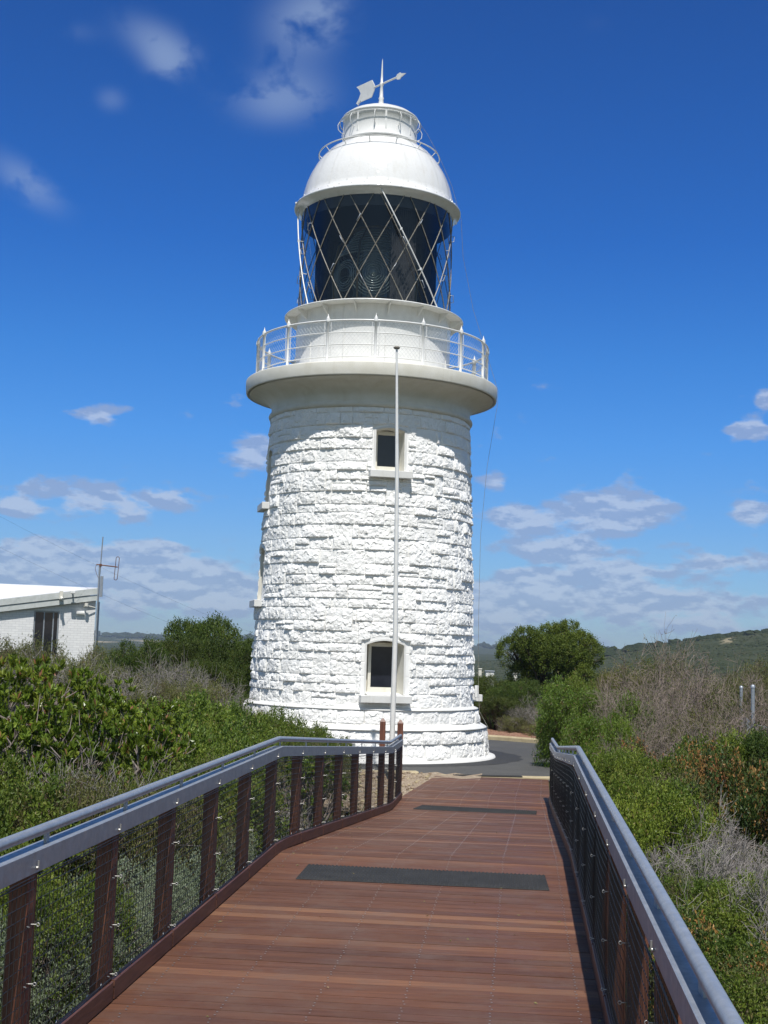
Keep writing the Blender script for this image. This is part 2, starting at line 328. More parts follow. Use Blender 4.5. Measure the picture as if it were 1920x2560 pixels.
LEAF = {
 'waxy': m_leaf('waxy_leaf', [(0, (.030, .058, .010)), (.4, (.080, .140, .016)), (.75, (.18, .26, .028)), (.93, (.22, .27, .045)), (.97, (.28, .15, .05)), (1, (.33, .18, .08))], .32, .25),
 'green': m_leaf('small_green_leaf', [(0, (.028, .060, .010)), (.4, (.074, .130, .018)), (.85, (.18, .25, .03)), (1, (.25, .22, .07))], .5, .3),
 'domed': m_leaf('domed_tree_leaf', [(0, (.026, .052, .007)), (.45, (.080, .130, .013)), (.85, (.16, .22, .024)), (1, (.16, .18, .035))], .55, .22),
 'olive': m_leaf('olive_heath_leaf', [(0, (.040, .058, .016)), (.45, (.105, .125, .034)), (.75, (.18, .19, .055)), (.9, (.15, .11, .075)), (1, (.20, .15, .11))], .6, .25),
 'dark': m_leaf('dark_tea_tree_leaf', [(0, (.018, .038, .006)), (.5, (.042, .076, .010)), (.85, (.082, .125, .016)), (1, (.13, .14, .03))], .55, .2),
 'silver': m_leaf('silver_leaf', [(0, (.10, .13, .08)), (.5, (.20, .25, .15)), (1, (.32, .37, .25))], .6, .25),
 'weep': m_leaf('weeping_leaf', [(0, (.045, .085, .010)), (.5, (.115, .19, .022)), (.9, (.20, .29, .035)), (1, (.28, .18, .09))], .45, .3),
 'orange': m_leaf('orange_tinged_leaf', [(0, (.025, .045, .012)), (.6, (.065, .11, .022)), (.76, (.11, .13, .03)), (.83, (.32, .16, .045)), (1, (.45, .25, .09))], .5, .25),
 'grass': m_leaf('grass_blade', [(0, (.05, .08, .02)), (.5, (.10, .14, .03)), (.8, (.22, .20, .08)), (1, (.32, .24, .13))], .6, .3),
}
def m_bark(name, a, b):
    t = NT(name); t.bump(t.noise(40, 4), .5, .01); return t.set(t.ramp(t.noise(12, 5), [(.3, a), (.7, b)]), .85)
BARK = {'grey': m_bark('grey_bark', (.13, .105, .09), (.31, .26, .23)), 'dead_grey': m_bark('dead_grey_twig', (.16, .14, .13), (.34, .31, .29)), 'dead_pink': m_bark('dead_pink_twig', (.17, .13, .11), (.35, .28, .24)),
        'brown': m_bark('brown_bark', (.05, .035, .025), (.12, .085, .06))}

# ------------------------------------------------------------------ terrain
def sstep(a, b, x): t = np.clip((x - a) / (b - a), 0, 1); return t * t * (3 - 2 * t)
def vnoise(x, y, seed=0):
    xi = np.floor(x).astype(np.int64); yi = np.floor(y).astype(np.int64); fx = x - xi; fy = y - yi; fx = fx * fx * (3 - 2 * fx); fy = fy * fy * (3 - 2 * fy)
    def h(i, j):
        q = (i * 374761393 + j * 668265263 + seed * 974634777) & 0xffffffff; q = ((q ^ (q >> 13)) * 1274126177) & 0xffffffff; return ((q ^ (q >> 16)) & 0xffff) / 65535.0
    return (h(xi, yi) * (1 - fx) + h(xi + 1, yi) * fx) * (1 - fy) + (h(xi, yi + 1) * (1 - fx) + h(xi + 1, yi + 1) * fx) * fy
TX, TY = -.42, 33.9
def ground_z(x, y):
    x = np.asarray(x, float); y = np.asarray(y, float)
    r = np.hypot(x, y); a = np.degrees(np.arctan2(x, y)); td = np.hypot(x - TX, y - TY)
    near = 1 - sstep(40, 70, r)
    z = 0.9 * sstep(2.2, 9, -x - .0 * y) * (1 - sstep(24, 34, y)) * near
    z = z - .25 * sstep(3, 8, x) * (1 - sstep(24, 34, y)) * near
    z = z + (vnoise(x * .35, y * .35, 3) - .5) * .25 * near * sstep(8.2, 11, td) * sstep(.4, 2.0, np.abs(x - (.2 + .11 * (y - 8))) - 1.4)
    z = z - 9.5 * sstep(52, 190, r) + 5 * sstep(500, 1000, r) + 4.5 * sstep(900, 1700, r) + sstep(1900, 3300, r) * (14 + 9 * vnoise(a * .55 + 40, a * 0, 5) - 3.5 * sstep(6, -14, a))
    hill = np.interp(a, [3, 6, 9, 12, 16.5, 24, 40, 60, 90], [0, 4.0, 10.5, 17.5, 25, 33, 26, 10, 0])
    z = z + hill * sstep(170, 690, r) * (1 - sstep(760, 1150, r))
    z = z + (vnoise(x * .02, y * .02, 8) - .5) * 2.4 * sstep(90, 220, r)
    return z
def build_terrain():
    rs = np.concatenate([[.0], np.linspace(.6, 60, 90), 60 * (4200 / 60) ** (np.arange(1, 131) / 130)])
    az = np.radians(np.concatenate([np.linspace(-180, -30, 40, endpoint=False), np.linspace(-30, 30, 241, endpoint=False), np.linspace(30, 180, 40, endpoint=False)]))
    A, Rr = np.meshgrid(az, rs, indexing='xy'); X = Rr * np.sin(A); Y = Rr * np.cos(A); Z = ground_z(X, Y)
    # keep the sheet under the paved apron round the tower
    Z = np.where(np.hypot(X - TX, Y - TY) < 8.6, np.minimum(Z, -.02), Z)
    nr, na = A.shape; V = np.stack([X, Y, Z], -1).reshape(-1, 3)
    i = np.arange(nr - 1)[:, None] * na; j = np.arange(na)[None, :]; j2 = (j + 1) % na
    F = np.stack([i + j, i + na + j, i + na + j2, i + j2], -1).reshape(-1, 4)
    r = Rr.ravel(); a = np.degrees(A).ravel()
    field = sstep(.60, .66, vnoise(a * 1.1 + 70, np.log(r + 1) * 16, 12)) * sstep(1500, 1800, r) * (1 - sstep(2300, 2600, r))
    clear = sstep(.5, 1, np.exp(-((a - 14.7) / .55) ** 2 - ((r - 600) / 22) ** 2)) + sstep(.5, 1, np.exp(-((a - 12.2) / .28) ** 2 - ((r - 560) / 12) ** 2))
    track = sstep(.4, 1, np.exp(-((a - (4.15 + .5 * np.sin(r * .013) * np.exp(-r / 900))) / .06) ** 2)) * sstep(250, 320, r) * (1 - sstep(900, 1100, r)) * sstep(.45, .6, vnoise(r * .03, r * 0, 31))
    tone = np.clip(field + clear + track * .8, 0, 1)
    t = NT('heath_ground'); geo = t.n('ShaderNodeCameraData'); pos = t.coord()
    g1 = t.noise(.05, 8, .62); g2 = t.noise(.9, 6, .7)
    heath = t.mix(.5, t.ramp(g1, [(.35, (.030, .040, .018)), (.52, (.045, .054, .025)), (.68, (.065, .066, .040))]), t.ramp(g2, [(.3, (.022, .032, .012)), (.55, (.055, .065, .026)), (.72, (.105, .09, .055))]))
    c = t.mix(t.attr(), heath, (.40, .33, .21)); t.bump(g2, .8, .5)
    t.set(c, .95, spec=.1)
    return np_mesh('ground', V, F, t.m, tone=tone, smooth=True, kind='structure')
build_terrain()

# paved apron
def apron():
    def rr(deg):
        d = (deg + 360) % 360
        if 195 <= d <= 284: return 5.75 + (7.4 - 5.75) * (0 if 205 < d < 283.5 else (205 - d) / 10 if d <= 205 else 0)
        return 7.4
    n = 240; vs = [(TX, TY, .004)]; ring = []
    for k in range(n): a = 360 * k / n; r = rr(a); ring.append((TX + r * math.cos(rad(a)), TY + r * math.sin(rad(a)), .004))
    b = MB(); b.add(vs + ring, [(0, 1 + k, 1 + (k + 1) % n) for k in range(n)])
    b.build('asphalt_road', M['asphalt'], kind='structure')
    b = MB(); n = 96; b.add([(TX + .2, TY - .1, .008)] + [(TX + .2 + (3.86 + .05 * math.sin(k * .9) + .04 * math.sin(k * 2.3)) * math.cos(2 * math.pi * k / n), TY - .1 + 3.86 * math.sin(2 * math.pi * k / n), .008) for k in range(n)], [(0, 1 + k, 1 + (k + 1) % n) for k in range(n)])
    b.build('asphalt_patch', M['asphalt_dark'], kind='structure')
    def arc(a0, a1, r, n=60): return [(TX + r * math.cos(rad(a0 + (a1 - a0) * k / n)), TY + r * math.sin(rad(a0 + (a1 - a0) * k / n)), 0) for k in range(n + 1)]
    sec = [(-.09, -.05), (.09, -.05), (.09, .125), (.07, .14), (-.06, .14), (-.09, .10)]
    b = MB(); b.sweep(arc(-54, 160, 7.46), sec); b.build('kerb', M['concrete'], kind='structure')
    b = MB(); b.sweep(arc(205, 283, 5.75, 30), [(-.16, -.05), (.16, -.05), (.16, .05), (.12, .07), (-.12, .07), (-.16, .05)]); b.build('kerb', M['concrete'], kind='structure')
    # soil verge behind the kerb
    b = MB(); n = 80; vs = []; fs = []
    for k in range(n + 1):
        a = rad(-40 + 150 * k / n)
        for q, (r, z) in enumerate(((7.5, .115), (8.4, .15), (9.8, .16), (11.5, .05))):
            vs.append((TX + r * math.cos(a), TY + r * math.sin(a), z + .04 * math.sin(k * 1.7 + q * 2) * (q > 0)))
    for k in range(n):
        for q in range(3): i = k * 4 + q; fs.append((i, i + 1, i + 5, i + 4))
    b.add(vs, fs, smooth=True); b.build('soil_verge', M['soil'], kind='structure')
    # gravel patch beside the end of the boardwalk
    b = MB(); nx, ny = 24, 24; vs = []; fs = []; rn = random.Random(4)
    for i in range(nx + 1):
        for j in range(ny + 1):
            x = -3.2 + 4.6 * i / nx + .12 * (j / ny * 7); y = 21.0 + 7.2 * j / ny; vs.append((x, y, .03 + rn.uniform(0, .05)))
    for i in range(nx):
        for j in range(ny):
            a = i * (ny + 1) + j
            if math.hypot(vs[a][0] - TX, vs[a][1] - TY) > 5.95 : fs.append((a, a + ny + 1, a + ny + 2, a + 1))
    b.add(vs, fs, smooth=True); b.build('gravel_ground', M['gravel'], kind='structure')
    rn = random.Random(9); b = MB()
    for k in range(900):
        x = rn.uniform(-1.2, 1.7); y = rn.uniform(21, 28)
        if x > .2 + .127 * (y - 20) or math.hypot(x - TX, y - TY) < 5.95: continue
        s = rn.uniform(.015, .05) * (1 + (rn.random() < .06)); rot = Matrix.Rotation(rn.uniform(0, 6), 3, 'Z') @ Matrix.Rotation(rn.uniform(-.5, .5), 3, 'X')
        b.box((x, y, .07), (s * 1.6, s * 1.1, s * .8), rot, rn.choice((0, 0, 1)), bev=s * .2)
    b.build('gravel_stones', [M['gravel'], M['concrete']], kind='stuff')
apron()

# ------------------------------------------------------------------ boardwalk
def interp(y, t): return float(np.interp(y, [p[0] for p in t], [p[1] for p in t]))
def xl(y): return interp(y, [(-4, -1.485 - .0926 * 9.36), (5.36, -1.485), (12, -.87), (19.6, .19), (21.3, .375), (27.9, 1.24)])
def xr(y): return interp(y, [(-4, .82 - .11 * 7.02), (3.02, .82), (12, 1.81), (19.7, 2.67), (21.7, 2.85), (28.1, 3.64)])
def zd(y): return interp(y, [(-4, .8), (11.95, .8), (19.65, .27), (21.5, .27), (27.9, .03)])
def build_deck():
    rn = np.random.default_rng(11); V = []; F = []; T = []; y = -3.0; pw = .132; gap = .005; k = .105   # planks are square to the walk
    b = MB(); screws = MB()
    def corner(side, yc):    # intersection of the skewed board edge with the deck edge
        yy = yc
        for _ in range(6): x = (xl(yy) + .02) if side < 0 else (xr(yy) - .02); yy = yc - k * (x - .3 - .11 * (yc - 5))
        return x, yy
    while y < 27.75:
        tone = float(np.clip(rn.normal(.45, .14), 0, .84)) if rn.random() > .075 else float(rn.uniform(.86, 1)); dz = rn.uniform(-.0012, .0012)
        pts = [corner(-1, y), corner(1, y), corner(1, y + pw - gap), corner(-1, y + pw - gap)]
        o = len(V)
        for (px, py) in pts: V.append((px, py, zd(py) + dz))
        for (px, py) in pts: V.append((px, py, zd(py) + dz - .03))
        F += [(o, o + 1, o + 2, o + 3), (o, o + 4, o + 5, o + 1), (o + 1, o + 5, o + 6, o + 2), (o + 2, o + 6, o + 7, o + 3), (o + 3, o + 7, o + 4, o)]
        T += [tone] * 8
        for q in range(6):
            f = .06 + .88 * q / 5
            for e in (.28, .72):
                px = pts[0][0] * (1 - f) + pts[1][0] * f; py = pts[0][1] * (1 - f) + pts[1][1] * f + e * (pw - gap)
                if 3.5 < py < 27.6:
                    c = Vector((px + rn.uniform(-.004, .004), py, zd(py) + .0025)); r = .006
                    screws.add([c + Vector((r * math.cos(a), r * math.sin(a), 0)) for a in np.arange(6) * math.pi / 3], [tuple(range(6))])
        y += pw
    o = np_mesh('boardwalk', np.array(V), np.array(F), M['deck'], tone=np.array(T), kind='structure')
    screws.build('screws', M['steel'], o)
    # bearers and stumps under the deck
    b = MB()
    for side in (-1, 1):
        ys = [-3, 5, 12, 19.65, 21.5, 26.5]; b.sweep([((xl(q) + .06 if side < 0 else xr(q) - .06), q, zd(q)) for q in ys], [(-.03, -.20), (.03, -.20), (.03, -.032), (-.03, -.032)])
    for q in np.arange(-2, 25, 2.4):
        for x in (xl(q) + .15, xr(q) - .15): b.box((x, q, zd(q) / 2 - .35), (.09, .09, max(zd(q) + .5, .1)))
    b.build('bearers', M['kick_wood'], o)
    # concrete threshold
    b = MB(); b.sweep([(1.18, 27.93, 0), (3.72, 28.22, 0)], [(-.17, -.1), (.17, -.1), (.17, .03), (-.17, .04)]); b.build('threshold', M['concrete'], kind='structure')
build_deck()
def grip_mat(corners, z_of, label, ribs):
    b = MB(); c = [Vector(p) for p in corners]     # near-left, near-right, far-right, far-left
    nu, nv = ribs, 7
    def P(u, v):
        p = c[0] * (1 - u) * (1 - v) + c[1] * u * (1 - v) + c[2] * u * v + c[3] * (1 - u) * v; return p
    vs = []; fs = []
    for i in range(nu * 2 + 1):
        for j in range(nv * 2 + 1):
            u, v = i / (nu * 2), j / (nv * 2); p = P(u, v); e = .004 if (i % 2 == 0) else .017
            if j % 2 == 0: e *= .6
            if i in (0, nu * 2) or j in (0, nv * 2): e = .001
            vs.append((p.x, p.y, z_of(p.y) + .003 + e))
    w = nv * 2 + 1
    for i in range(nu * 2):
        for j in range(nv * 2): a = i * w + j; fs.append((a, a + w, a + w + 1, a + 1))
    b.add(vs, fs); b.build('grip_mat', M['mat'], label=label, cat='mat', group='rubber grip mats laid across the boardwalk')
grip_mat([(-.60, 10.52), (1.36, 10.36), (1.41, 11.05), (-.54, 11.22)], zd, 'wide dark ribbed rubber mat nearest the camera, across the level boards', 60)
grip_mat([(.56, 19.82), (2.36, 19.60), (2.42, 20.05), (.72, 20.34)], zd, 'narrow dark rubber mat across the landing near the railing ends', 60)
grip_mat([(1.62, 27.84), (3.08, 28.0), (3.06, 28.2), (1.60, 28.04)], lambda y: .042, 'thin dark mat on the concrete strip between boards and asphalt', 40)

def boardwalk_railing(side, label):
    xf = xl if side < 0 else xr
    inn = 1 if side < 0 else -1         # direction toward the deck
    root = empty('boardwalk_railing', (xf(12), 12, zd(12)), label=label, cat='railing', group='railings of the boardwalk'); L = Vector(root.location)
    off = lambda y, u, z: Vector((xf(y) + inn * u, y, zd(y) + z)) - L
    y0, y1 = (1.9 if side < 0 else -.4), (21.3 if side < 0 else 21.7)
    knots = sorted(set([y0] + [k for k in ([5.36, 12, 19.65] if side < 0 else [3.02, 12, 19.65]) if k > y0] + [y1]))
    path = []
    for a, c in zip(knots[:-1], knots[1:]):
        path.append(a)
        if c < y1: path += [c - .10, c]
    path.append(y1)
    path = sorted(set(path))
    b = MB(); b.tube([off(y, 0, .978) for y in path], .0235, 16)
    e = off(y1, 0, .978); b.tube([e, e + Vector((.003, .03, -.02)), e + Vector((.004, .04, -.06)), e + Vector((0, .02, -.1))], .0235, 12)
    b.build('handrail', M['gal'], root)
    b = MB(); sec = [(-.045, .824), (.045, .824), (.045, .912), (.041, .915), (-.041, .915), (-.045, .912)]
    b.sweep([off(y, 0, 0) for y in [p for p in path]], [(u, v) for (u, v) in sec]); b.build('rail_channel', M['gal'], root)
    for y in np.arange(y0 + .35, y1 - .1, 1.22):
        b = MB(); b.box(off(y, 0, .936), (.012, .055, .055)); b.build('bracket', M['gal'], root)
    ys = [21.2 - 1.195 * k for k in range(25)]; ys = sorted([y for y in ys if y > y0 + .1])
    for i, y in enumerate(ys):
        b = MB(); Mz = Matrix.Rotation(-.11, 3, 'Z')
        b.box(off(y, -.004, .822 / 2 - .14), (.082, .105, .822 + .28), Mz, bev=.004)
        p = b.build('post', M['post_wood'], root)
        cb = MB()
        for z in (.14, .38, .62):
            q = off(y, .042, z) + Vector((0, -.03, 0)); cb.tube([q, q + Vector((inn * .026, 0, 0))], .0026, 6)
            ring = [q + Vector((inn * (.032 + .007 * math.cos(a)), 0, .007 * math.sin(a))) for a in np.arange(8) * math.pi / 4]; cb.tube(ring, .002, 5, closed=True)
            cb.tube([q + Vector((0, -.05, 0)), q + Vector((inn * .012, -.06, .0))], .003, 5)
        q = off(y, .047, .845); cb.tube([q, q + Vector((inn * .008, 0, 0))], .008, 8); cb.tube([q + Vector((inn * .008, 0, 0)), q + Vector((inn * .008, 0, .03))], .005, 6)
        CB = cb
        if i < len(ys) - 1:
            ya, yb = y + .052, ys[i + 1] - .052
            kb = MB(); kb.sweep([off(ya - .04, .043, 0), off((ya + yb) / 2, .043, 0), off(yb + .04, .043, 0)], [(-.02, .008), (.02, .008), (.02, .098), (.016, .102), (-.016, .102), (-.02, .098)])
            kp = kb.build('kickboard', M['kick_wood'], root)
            eb = MB()
            for s in range(5):
                yy = ya + (yb - ya) * (s + .5) / 5; q = off(yy, .045, .10)
                ring = [q + Vector((0, .011 * math.cos(a), .013 + .012 * math.sin(a))) for a in np.arange(8) * math.pi / 4]; eb.tube(ring, .0026, 5, closed=True)
            nb = MB(); u = .050; rnn = random.Random(i * 7 + side)
            nv, nh = 23, 14
            for s in range(nv + 1):
                yy = ya - .03 + (yb - ya + .06) * s / nv; w = .004
                nb.tube([off(yy + rnn.uniform(-w, w), u, .112), off(yy + rnn.uniform(-w, w), u + .004, .45), off(yy, u, .815)], .0017, 3, cap=False, smooth=False)
            for s in range(nh + 1):
                z = .112 + .703 * s / nh; z1 = z + rnn.uniform(-.003, .003)
                nb.tube([off(ya - .03, u, z), off((ya + yb) / 2, u + .004, z1 - .004), off(yb + .03, u, z)], .0017, 3, cap=False, smooth=False)
            nb.tube([off(ya - .04, u, .116), off(yb + .04, u, .116)], .004, 6); nb.tube([off(ya - .04, u, .80), off(yb + .04, u, .80)], .0035, 6)
            for src in (CB, eb): nb.add(src.v, src.f, 1, True)
            nb.build('net_panel', [M['net'], M['steel']], root)
boardwalk_railing(-1, 'railing along the left edge of the boardwalk, dark posts and netting in full sun')
boardwalk_railing(1, 'railing along the right edge of the boardwalk, running past the camera, inner side in shade')

# ------------------------------------------------------------------ flagpole and its posts
pole = empty('flagpole', (.30, 26.3, 0), label='tall thin white flagpole standing in front of the lighthouse', cat='flagpole')
b = MB(); b.tube([(0, 0, .02), (-.0, 0, 3), (-.06, 0, 6), (-.145, 0, 8.68)], [.056, .050, .038, .022], 20); b.build('shaft', M['white'], pole)
b = MB(); b.lathe([(0, 8.67), (.05, 8.675), (.066, 8.69), (.066, 8.71), (.03, 8.73), (0, 8.74)], 20, c=(-.146, 0)); b.build('cap', M['rusty_grey'], pole)
for x, lb in ((.108, 'short pointed timber post left of the flagpole foot'), (.455, 'short pointed timber post right of the flagpole foot')):
    p = MB(); h, w = 1.17, .058; dz = .02 if x < .3 else .0
    p.add([(sx * w, sy * w, -.3) for sx, sy in ((-1, -1), (1, -1), (1, 1), (-1, 1))] + [(sx * w, sy * w, h) for sx, sy in ((-1, -1), (1, -1), (1, 1), (-1, 1))] + [(sx * w * .25, sy * w * .25, h + .065) for sx, sy in ((-1, -1), (1, -1), (1, 1), (-1, 1))],
          [(0, 1, 5, 4), (1, 2, 6, 5), (2, 3, 7, 6), (3, 0, 4, 7), (4, 5, 9, 8), (5, 6, 10, 9), (6, 7, 11, 10), (7, 4, 8, 11), (8, 9, 10, 11)])
    o = p.build('timber_post', M['post_wood'], label=lb, cat='post', group='timber posts clamping the flagpole'); o.location = (x, 26.3, dz)

# ------------------------------------------------------------------ lighthouse
LH = empty('lighthouse', (TX, TY, 0), label='white stone lighthouse with glazed lantern, gallery railing and domed roof', cat='lighthouse')
def blocks_height(theta, z, R, courses, lmin, lmax, rng, amp, split=.15, round_=.021, jump=.14):
    """displacement for rock-faced ashlar; theta (nt,), z (nz,) -> (nz, nt)"""
    nz, nt = len(z), len(theta); H = np.zeros((nz, nt)); circ = 2 * math.pi * R; u = theta / (2 * math.pi) * circ
    used = np.zeros((nz, nt), bool)
    for ci, (za, zb0) in enumerate(courses):
        edges = [0.0]; off = rng.uniform(0, 1)
        while edges[-1] < circ - lmax: edges.append(edges[-1] + rng.uniform(lmin, lmax) * (1 if rng.random() < .7 else .6))
        edges.append(circ); uu = (u + off) % circ
        for e0, e1 in zip(edges[:-1], edges[1:]):
            cols = np.where((uu >= e0) & (uu < e1))[0]
            if len(cols) == 0: continue
            zb = zb0
            if jump and rng.random() < jump and ci + 1 < len(courses): zb = courses[ci + 1][1]
            hh = zb - za; parts = [(za, zb)]
            if rng.random() < split and .22 < hh < .36:
                m = za + hh * rng.uniform(.35, .65); parts = [(za, m), (m, zb)]
            for (pa, pb) in parts:
                rr = np.where((z >= pa) & (z < pb))[0]
                if len(rr) == 0: continue
                du = np.minimum(uu[cols] - e0, e1 - uu[cols])[None, :]; zz = z[rr][:, None]; dv = np.minimum(zz - pa, pb - zz)
                w = e1 - e0; hp = pb - pa
                U = ((uu[cols] - (e0 + e1) / 2) / (w / 2))[None, :]; Vv = (zz - (pa + pb) / 2) / (hp / 2)
                d = np.minimum(du, dv); edge = np.clip((d - .003) / round_, 0, 1); edge = edge * (2 - edge)
                a = amp * rng.uniform(.35, 1.5); cu, cv = rng.uniform(-.5, .5), rng.uniform(-.6, .1)
                dome = 1 - .4 * ((U - cu) ** 2) - .45 * ((Vv - cv) ** 2)
                tilt = rng.uniform(-.25, .25) * U - rng.uniform(.0, .7) * Vv
                val = edge * a * np.clip(.45 + .55 * dome + .45 * tilt, .12, 1.6); ix = np.ix_(rr, cols); us = used[ix]
                H[ix] = np.where(us, H[ix], val); used[ix] = True
    return H
def facet_noise(u, z, cell, rng_seed, period):
    """nearest-cell noise with tilted planes: chisel facets"""
    n = max(1, int(round(period / cell))); cu = period / n
    U, Z = np.meshgrid(u, z); gi = np.floor(U / cu).astype(int); gj = np.floor(Z / cell).astype(int)
    rng = np.random.default_rng(rng_seed); J = int(z.max() / cell) + 6
    jx = rng.random((J, n)); jz = rng.random((J, n)); hc = rng.uniform(-1, 1, (J, n)); gx = rng.uniform(-1, 1, (J, n)); gz = rng.uniform(-1, 1, (J, n))
    best = np.full(U.shape, 1e9); out = np.zeros(U.shape)
    for a in (-1, 0, 1):
        for c in (-1, 0, 1):
            i = gi + a; j = np.clip(gj + c + 2, 0, J - 1); im = i % n
            px = (i + jx[j, im]) * cu; pz = (gj + c + jz[j, im]) * cell; dx = U - px; dz = Z - pz; d = dx * dx + dz * dz
            m = d < best; best = np.where(m, d, best); out = np.where(m, hc[j, im] + (gx[j, im] * dx + gz[j, im] * dz) / cell * 1.6, out)
    return out
def stone_shell(name, z0, z1, Rf, courses, amp, seed, nt=1180, dz=.0165, openings=(), lmin=.26, lmax=.80, split=.14, smooth_bands=()):
    rng = np.random.default_rng(seed); nz = int((z1 - z0) / dz) + 1; z = np.linspace(z0, z1, nz); th = np.linspace(0, 2 * math.pi, nt, endpoint=False)
    R = Rf(z); Rm = float(R.mean()); circ = 2 * math.pi * Rm; u = th * Rm
    H = blocks_height(th, z, Rm, courses, lmin, lmax, rng, amp, split)
    zz = z - z0
    f1 = facet_noise(u, zz, .085, seed + 1, circ); f2 = facet_noise(u, zz, .035, seed + 2, circ)
    UU, ZZ = np.meshgrid(u, zz); vn = vnoise(UU * 9, ZZ * 9, seed) - .5; v2 = vnoise(UU * 3.1, ZZ * 3.1, seed + 5) - .5
    mask = np.clip(H / (amp * .5), 0, 1)
    H = H + mask * (f1 * .0095 + f2 * .0024 + vn * .014 + v2 * .022)
    H = H + (vnoise(UU * 30, ZZ * 30, seed + 3) - .5) * .002
    keep = np.ones((nz, nt), bool)
    for (ang, zb, zs, rise, hw, marg) in openings:
        # horizontal distance from the opening's axis plane, on the opening's side
        X = np.cos(th - ang) * Rm; T = np.sin(th - ang) * Rm
        T2, Z2 = np.meshgrid(np.where(X > 0, T, 99), z); top = zs + rise * (1 - np.clip(T2 / hw, -1, 1) ** 2)
        dd = np.maximum(np.abs(T2) - hw, np.maximum(zb - Z2, Z2 - top)); keep &= dd > 0
        H = np.where(dd < marg, np.minimum(H, .006), H)
    Rg = R[:, None] + H
    V = np.stack([Rg * np.cos(th)[None, :], Rg * np.sin(th)[None, :], np.repeat(z[:, None], nt, 1)], -1).reshape(-1, 3)
    i = np.arange(nz - 1)[:, None]; j = np.arange(nt)[None, :]; j2 = (j + 1) % nt
    F = np.stack([i * nt + j, i * nt + j2, (i + 1) * nt + j2, (i + 1) * nt + j], -1)
    kf = keep[:-1][i, j] & keep[1:][i, j] & keep[:-1][i, j2] & keep[1:][i, j2]
    F = F[kf].reshape(-1, 4)
    return np_mesh(name, V, F, M['stone'], LH, smooth=False)
def Rbody(z): return np.interp(z, [1.2, 1.9, 3.5, 5.4, 6.8, 8.45], [2.80, 2.785, 2.745, 2.665, 2.61, 2.545])
def mk_courses(z0, z1, lo, hi, seed):
    r = random.Random(seed); c = [z0]
    while c[-1] < z1 - hi: c.append(c[-1] + r.uniform(lo, hi))
    c.append(z1); return list(zip(c[:-1], c[1:]))
WA = rad(-90 + 11.8)         # windows facing the boardwalk
WB = rad(-90 + 11.8 - 90)    # windows on the left flank
WC = rad(-90 + 11.8 + 90)
OPEN = [(WA, 6.86, 7.84, .07, .36, .10), (WA, 1.55, 2.71, .10, .45, .11), (WB, 6.2, 7.45, .12, .36, .10), (WB, 3.75, 4.95, .12, .40, .11), (WC, 1.55, 2.6, .12, .40, .1)]
stone_shell('stone_wall', 1.24, 8.42, Rbody, mk_courses(1.24, 8.42, .19, .33, 22), .046, 40, openings=OPEN)
stone_shell('upper_plinth', .86, 1.19, lambda z: np.full_like(z, 2.935), [(.86, 1.19)], .065, 51, lmin=.45, lmax=.8, split=0)
stone_shell('lower_plinth', .07, .73, lambda z: np.interp(z, [.07, .73], [3.19, 3.14]), [(.07, .42), (.42, .73)], .07, 61, lmin=.45, lmax=.95, split=0)
b = MB(); b.lathe([(2.80, 1.30), (2.86, 1.25), (2.95, 1.215), (2.975, 1.19), (2.93, 1.185)], 200)
b.lathe([(2.94, .885), (2.99, .865), (3.17, .765), (3.20, .74), (3.14, .725)], 200); b.build('sloping_course', M['white_matt'], LH)
b = MB(); b.lathe([(3.16, .16), (3.24, .10), (3.33, .055), (3.41, .045), (3.43, 0.0)], 160); b.build('skirt', M['white_matt'], LH)
